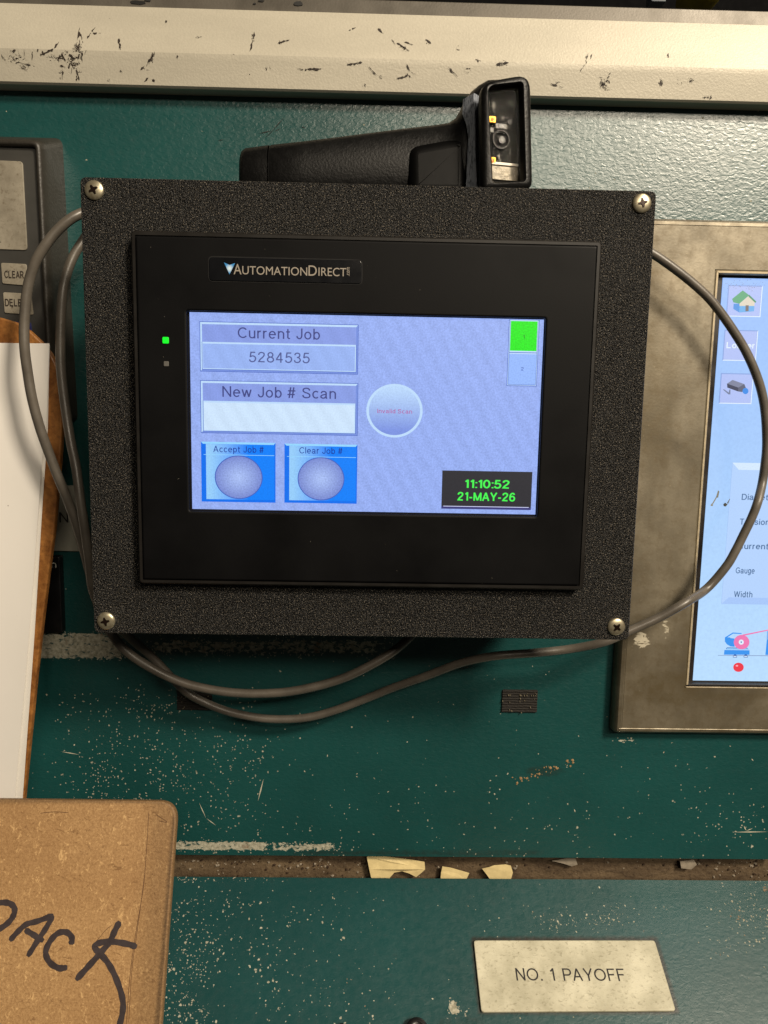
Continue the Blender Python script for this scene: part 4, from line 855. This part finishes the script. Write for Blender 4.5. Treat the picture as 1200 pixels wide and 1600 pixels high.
g.make('housing', HOUS, key, smooth=45)
g = Geo(); g.poly(PK1, inset(kl, 0.0020), -0.0026); g.make('face_panel', FACE, key)
def keycap(c, r=0.001, label=None):
    uv = [PK1.uv(*p, -0.002) for p in c]; o = slab(PK1, rquad(uv, r), -0.0027, -0.0020, 0.0002, 2).make('key', WORN, key, smooth=40); return o
keycap([(-90, 386), (42.5, 391), (35, 252), (-90, 247)], .0018)
k1 = keycap([(3.5, 443), (44, 446.5), (41, 412.5), (1.2, 410.5)]); k2 = keycap([(7, 489), (52, 492), (48, 459), (4.5, 456.5)])
KTX = plain('key_print', (46, 38, 30), 0.6, var=.2, vs=500)
text(PK1, 'CLEAR', 7, 37.5, 434.5, 11, -0.0019, KTX, k1, wt=19); text(PK1, 'DELETE', 8, 47.5, 478.5, 11, -0.0019, KTX, k2, wt=19)
slab(PK1, rquad([PK1.uv(*p, -0.002) for p in ((20, 523), (50, 523), (48, 504), (18, 502))], .0006), -0.0027, -0.0021, .0002, 2).make('key', plain('blue_key', (28, 34, 92), .45), key, label='dark blue key')

# small plates below the keypad
ENTP = plain('grey_label_plate', (150, 148, 136), .55, var=.14, vs=50)
en = thing('nameplate', 'grey engraved plate half hidden behind the brown board, ending in ENT', 'sign', PW.pt(*PW.uv(100, 810)))
slab(PW, rrect(*rect_px(PW, (20, 757), (135, 861)), .001), 0.0002, .0016, .0004).make('plate', ENTP, en, smooth=40)
text(PW, 'ENT', 77, 122, 816.5, 16, .0017, INK, en)
bx = thing('black_tag', 'black plate with a white letter below the grey plate at left', 'tag', PW.pt(*PW.uv(80, 920)))
slab(PW, rrect(*rect_px(PW, (30, 866), (103, 985)), .001), .0002, .005, .0006).make('plate', BLACKP, bx, smooth=40)
text(PW, 'n', 80, 88, 887, 11, .0051, plain('white_print', (190, 190, 180), .5), bx)

# ------------------------------------------------------------------ boards and paper
PC = Plane(at(60, 500, 0.052), (1, 0, 0), (0, -0.02, 1))
t = NT('worn_brown_board'); n1 = t.noise(90, 6, .7, .4); n2 = t.noise(600, 4, .7); c = t.mix(t.step(n1, .32, .68), lin((104, 60, 24)), lin((176, 120, 62))); c = t.mix(t.step(n2, .5, .75, 0, .5), c, lin((66, 38, 16))); t.set(Base_Color=c, Roughness=.42); t.bump(n2, .3, .0005); BRN = t.m
out = [(-60, 492), (0, 496), (24, 503), (45, 516), (63, 533), (78, 551), (87, 568), (93, 590), (97, 625), (97, 660), (95, 705), (90, 765), (84, 830), (75, 900), (65, 980), (56, 1060), (46, 1160), (36, 1260), (30, 1330), (-60, 1330)]
lo = [PC.uv(*p) for p in reversed(out)]
slab(PC, lo, -0.0035, 0, .0008, 3).make('clipboard', BRN, smooth=40, org=PC.o, label='worn dark brown hardboard clipboard behind the white paper', cat='clipboard')
def paper_mat(name, col):
    t = NT(name); n1 = t.noise(14, 4); n2 = t.noise(240, 5, .6); c0 = lin(col)
    c = t.mix(t.step(n1, .3, .7), tuple(x * .95 for x in c0), c0); c = t.mix(t.math('LESS_THAN', t.vor(110), .035), c, lin((120, 110, 96)))
    t.set(Base_Color=c, Roughness=.7); t.bump(n2, .08, .0004); return t.m
PAP = paper_mat('white_paper', (234, 230, 224)); PAP2 = paper_mat('white_paper_under', (226, 222, 215))
def paper(pts, h, mat, lab, curl):
    g = Geo(); n = 40; vs = []
    (tlx, tly), edge, bl = pts
    for j in range(n + 1):
        tt = j / n; x1, y1 = edge(tt)
        for i in range(13):
            s = i / 12; x = -70 + (x1 + 70) * s
            y = y1 - (1 - s) * 2
            hh = h + curl * (s ** 6) * (1 - tt) + .0004 * math.sin(5 * tt + 2 * s) + .0003
            u, v = PC.uv(x, y, h); vs.append(PC.pt(u, v, hh))
    fs = [(j * 13 + i, (j + 1) * 13 + i, (j + 1) * 13 + i + 1, j * 13 + i + 1) for j in range(n) for i in range(12)]
    b = len(vs); vs2 = [p - PC.n * .0002 for p in vs]; g.add(vs + vs2, fs + [tuple(b + q for q in reversed(f)) for f in fs] + [(j * 13 + 12, (j + 1) * 13 + 12, b + (j + 1) * 13 + 12, b + j * 13 + 12) for j in range(n)] + [(i + 1, i, b + i, b + i + 1) for i in range(12)])
    g.make('paper_sheet', mat, smooth=30, org=PC.o, label=lab, cat='paper', group='white sheets on the brown clipboard')
def piece(pts):
    def f(t):
        y = pts[0][1] + (pts[-1][1] - pts[0][1]) * t
        for (xa, ya_), (xb, yb2) in zip(pts, pts[1:]):
            if y <= yb2 + 1e-6: return xa + (xb - xa) * (y - ya_) / (yb2 - ya_), y
        return pts[-1][0], y
    return f
paper(((0, 0), piece([(79, 539), (75.5, 672), (66, 800), (53.5, 998), (42, 1160), (33, 1290)]), 0), .0006, PAP2, 'lower white sheet whose edge shows as a strip right of the top sheet', .0004)
paper(((0, 0), piece([(79.8, 537), (74, 672), (67.5, 713), (58.5, 830), (45, 1000), (31, 1160), (20, 1290)]), 0), .0022, PAP, 'top white paper sheet lying over another sheet at the left edge', .0012)

dq = PD.hit(140, 1600, 0.010); tq = at(140, 1250, 0.040)
PF = Plane(tq, (1, 0, 0), tq - dq)
t = NT('brown_fibreboard'); dirt_shade = t.attr('dirt_shade'); n1 = t.noise(16, 4); n2 = t.noise(950, 4, .7); n3 = t.noise(330, 5, .75, 1.5, (1, 1, .45)); n4 = t.noise(330, 5, .75, 1.5, (.45, 1, 1))
c = t.mix(t.step(n1, .3, .7), lin((168, 131, 88)), lin((190, 153, 106))); c = t.mix(t.step(n2, .35, .68, 0, .7), c, lin((128, 92, 54)))
c = t.mix(t.step(n3, .57, .65, 0, .65), c, lin((222, 184, 130))); c = t.mix(t.step(n4, .585, .665, 0, .7), c, lin((112, 78, 44)))
fib = t.n('ShaderNodeTexVoronoi', i_Scale=140.0); fib.feature = 'DISTANCE_TO_EDGE'
nv = t.n('ShaderNodeVectorMath', operation='ADD'); nn = t.n('ShaderNodeTexNoise', i_Scale=60.0); t.put(nn.inputs['Vector'], t.co()); ns = t.n('ShaderNodeVectorMath', operation='SCALE'); t.put(ns.inputs[0], nn.outputs['Color']); ns.inputs['Scale'].default_value = .03; t.put(nv.inputs[0], t.co()); t.put(nv.inputs[1], ns.outputs[0]); t.put(fib.inputs['Vector'], nv.outputs[0])
c = t.mix(t.math('MULTIPLY', t.math('LESS_THAN', fib.outputs['Distance'], .018), t.step(t.noise(120, 3), .58, .68, 0, .5)), c, lin((104, 70, 38)))
c = t.mix(t.math('MULTIPLY', dirt_shade, t.step(n2, .2, .7, .6, 1)), c, lin((84, 64, 42)))
t.set(Base_Color=c, Roughness=.6); t.bump(t.math('ADD', n2, n3), .35, .0005); MDF = t.m
bq = [PF.uv(-90, 1760), PF.uv(240, 1760), PF.uv(277.5, 1252), PF.uv(-90, 1248)]
lo = rquad(bq, [.002, .002, .0105, .002], 8)
g = Geo()
u0, v0 = PF.uv(-90, 1760); 
# front face as a mapped grid inside the rounded outline
def inside_line(tt, s): pass
g2 = slab(PF, lo, -0.004, 0, .001, 4)
fb = thing('clipboard', 'tan fibreboard clipboard with PACK handwritten in dark marker at lower left', 'clipboard', PF.pt(*PF.uv(140, 1420)))
ob = g2.make('board', MDF, fb, smooth=40)
# printed face, a fine grid clipped to the rounded outline so that grime along the edges can be mapped
fl = inset(lo, .0010)
def right_edge(v):
    best = -9
    for (ua_, va_), (ub_, vb_) in zip(fl, fl[1:] + fl[:1]):
        if va_ != vb_ and min(va_, vb_) <= v <= max(va_, vb_): best = max(best, ua_ + (ub_ - ua_) * (v - va_) / (vb_ - va_))
    return best
vt = max(p[1] for p in fl) - 1e-6; vbm = min(p[1] for p in fl) + 1e-4; ul_ = min(p[0] for p in fl)
vsx = []; nr, nc = 90, 60
for jj in range(nr + 1):
    v = vt - (vt - vbm) * (jj / nr) ** 1.8; ue = right_edge(v)
    for ii in range(nc + 1): vsx.append(PF.pt(ue - (ue - ul_) * (1 - ii / nc) ** 1.8, v, .00004))
g = Geo(); g.add(vsx, [((jj + 1) * (nc + 1) + ii, (jj + 1) * (nc + 1) + ii + 1, jj * (nc + 1) + ii + 1, jj * (nc + 1) + ii) for jj in range(nr) for ii in range(nc)])
face = g.make('front_face', MDF, fb)
def bdirt(x, y):
    xe = 277 - (y - 1252) * .087
    e = min(xe - x, y - 1250)
    d = .75 * (1 - sm(0, 9, e)) + .42 * (1 - sm(18, 62, xe - x)) * (1 if y > 1250 else 0)
    return min(1, d)
attr(face, 'dirt_shade', bdirt); attr(ob, 'dirt_shade', lambda x, y: .7)
MARK = plain('marker_ink', (58, 50, 52), .55, var=.15, vs=300)
def stroke(pts, w, geo, h):
    P = catmull([(*PF.uv(x / 2.857, y / 2.857 + 1160), 0) for x, y in pts], 8); W = w * .00031 / 2
    L = []; Rr = []
    for i, p in enumerate(P):
        tn = (P[min(i + 1, len(P) - 1)] - P[max(i - 1, 0)]).normalized(); nn = Vector((-tn.y, tn.x, 0)); e = min(i, len(P) - 1 - i); ww = W * min(1, .55 + .25 * e) * (1 + .08 * math.sin(i * .9))
        L.append(PF.pt(*(p + nn * ww).xy, h)); Rr.append(PF.pt(*(p - nn * ww).xy, h))
    n = len(P); geo.add(L + Rr, [(i, n + i, n + i + 1, i + 1) for i in range(n - 1)])
g = Geo(); h = .00016
for k_, (w, pts) in enumerate(((9.5, [(-70, 735), (-20, 718), (30, 715), (58, 728), (66, 755), (50, 790), (15, 822), (-40, 850)]), (9, [(44, 885), (80, 845), (118, 812), (170, 797), (240, 770)]), (9, [(238, 772), (205, 830), (165, 890), (124, 955)]), (9, [(112, 835), (150, 858), (195, 886)]),
    (9.5, [(318, 902), (322, 872), (300, 848), (262, 850), (226, 885), (205, 935), (222, 980), (262, 1006), (302, 1004)]), (10, [(535, 798), (510, 848), (490, 890), (440, 950), (390, 1005), (340, 1060)]), (9.5, [(612, 912), (560, 897), (490, 888), (440, 896), (424, 915), (446, 940), (484, 985), (518, 1050), (545, 1130), (550, 1190), (535, 1260), (515, 1330)]))):
    stroke(pts, w, g, h + k_ * .00002)
g.make('lettering', MARK, fb)
g = Geo()
for k_, (w, pts) in enumerate(((.9, [(665, 305), (655, 470), (640, 650), (605, 860), (580, 1050), (563, 1280)]), (.8, [(650, 560), (632, 700), (612, 850), (590, 1010), (575, 1250)]), (1, [(180, 316), (240, 310), (305, 313)]), (1, [(695, 320), (745, 355), (710, 350)]), (.8, [(420, 900), (470, 840), (500, 815)]))):
    stroke(pts, w, g, .00012 + k_ * .00001)
g.make('scribe_lines', plain('pencil_line', (92, 62, 40), .6), fb)

# ------------------------------------------------------------------ hook tape patches
VEL = plain('black_hook_tape', (26, 22, 18), .8, var=.2, vs=700)
def velcro(tl, br, lab):
    r = rect_px(PW, tl, br); o = thing('hook_tape', lab, 'tape', PW.pt((r[0] + r[2]) / 2, (r[1] + r[3]) / 2), 'black hook tape patches on the green panel')
    slab(PW, rrect(*r, .0006), .0001, .0010, .0002, 2).make('backing', VEL, o)
    n = 9; g = Geo(); hgt = (r[3] - r[1]) / n
    for i in range(n):
        v = r[1] + (i + .5) * hgt
        P3 = [PW.pt(r[0] + (r[2] - r[0]) * q / 14 + .0001 * R.uniform(-1, 1), v + .0002 * R.uniform(-1, 1), .0010) for q in range(15)]
        t_ = tube(P3, hgt * .34, 6); g.add(t_.v, t_.f)
    g.make('ribs', VEL, o, kind='stuff')
    g = Geo()
    for i in range(26):
        u, v = R.uniform(r[0], r[2]), R.choice([R.uniform(r[1], r[3]), r[3] - .003]); s = R.choice([.00015, .0002, .0003])
        g.loft([lift(PW, [(u - s, v - s), (u + s, v - s), (u + s, v + s), (u - s, v + s)], .0012), lift(PW, [(u - s * .5, v - s * .5), (u + s * .5, v - s * .5), (u + s * .5, v + s * .5), (u - s * .5, v + s * .5)], .0021 + s)], cap0=False)
    g.make('lint', plain('grey_lint', (120, 112, 92), .8), o, kind='stuff')
velcro((785, 1077), (838, 1112.5), 'black ribbed hook tape patch on green panel right of the cables')
velcro((277, 1070), (332, 1109), 'black ribbed hook tape patch crossed by the lower cable loop')

# flakes of tan residue on the wall
g = Geo()
for k_ in range(46):
    t_ = R.random(); x = 800 + 95 * t_ + R.gauss(0, 3); y = 1221 - 30 * t_ + R.gauss(0, 5 * (1 - abs(t_ - .5)))
    s = R.choice([.0003, .0005, .0009]); u, v = PW.uv(x, y); n = 6
    pts = [(u + s * R.uniform(.5, 1.3) * math.cos(6.283 * i / n), v + s * R.uniform(.5, 1.3) * math.sin(6.283 * i / n)) for i in range(n)]
    g.loft([lift(PW, pts, 0), lift(PW, [(u + (a - u) * .6, v + (b - v) * .6) for a, b in pts], .00025 + k_ * 2e-6)], cap0=False)
g.make('residue_flakes', plain('tan_residue', (150, 122, 84), .8), wall, kind='stuff')
# bare scratches
g = Geo()
for x0, y0, x1, y1, w in ((412, 1216, 403, 1252, 1.1), (311, 1254, 322, 1278, .7), (322, 1278, 338, 1290, .7), (95, 1174, 124, 1179, .8), (1145, 1300, 1200, 1299.5, 1), (1162, 1290, 1166, 1298, 1), (1166, 1298, 1176, 1294, .8), (1174, 1185, 1177, 1189, .8), (897, 1264, 899, 1269, 1), (415, 190, 455, 216, .0)):
    if not w: continue
    a_ = Vector(PW.uv(x0, y0)); b_ = Vector(PW.uv(x1, y1)); d = (b_ - a_).normalized(); nn = Vector((-d.y, d.x)) * w * .00034; md_ = (a_ + b_) / 2
    g.poly(PW, [tuple(a_), tuple(md_ - nn), tuple(b_), tuple(md_ + nn)], .00012)
g.make('scratches', plain('bare_scratch', (196, 190, 170), .6), wall, kind='stuff')
g = Geo()
for x0, y0, x1, y1, w in ((404, 209, 426, 204, .7), (426, 204, 444, 184, .8), (414, 216, 430, 201, .5), (340, 220, 350, 218, .5), (470, 198, 478, 200, .6), (428, 206, 440, 200, .4)):
    a_ = Vector(PW.uv(x0, y0)); b_ = Vector(PW.uv(x1, y1)); d = (b_ - a_).normalized(); nn = Vector((-d.y, d.x)) * w * .00034; md_ = (a_ + b_) / 2
    g.poly(PW, [tuple(a_), tuple(md_ - nn), tuple(b_), tuple(md_ + nn)], .0003)
g.make('scuffs', plain('dark_scuff', (28, 34, 30), .7), wall, kind='stuff')
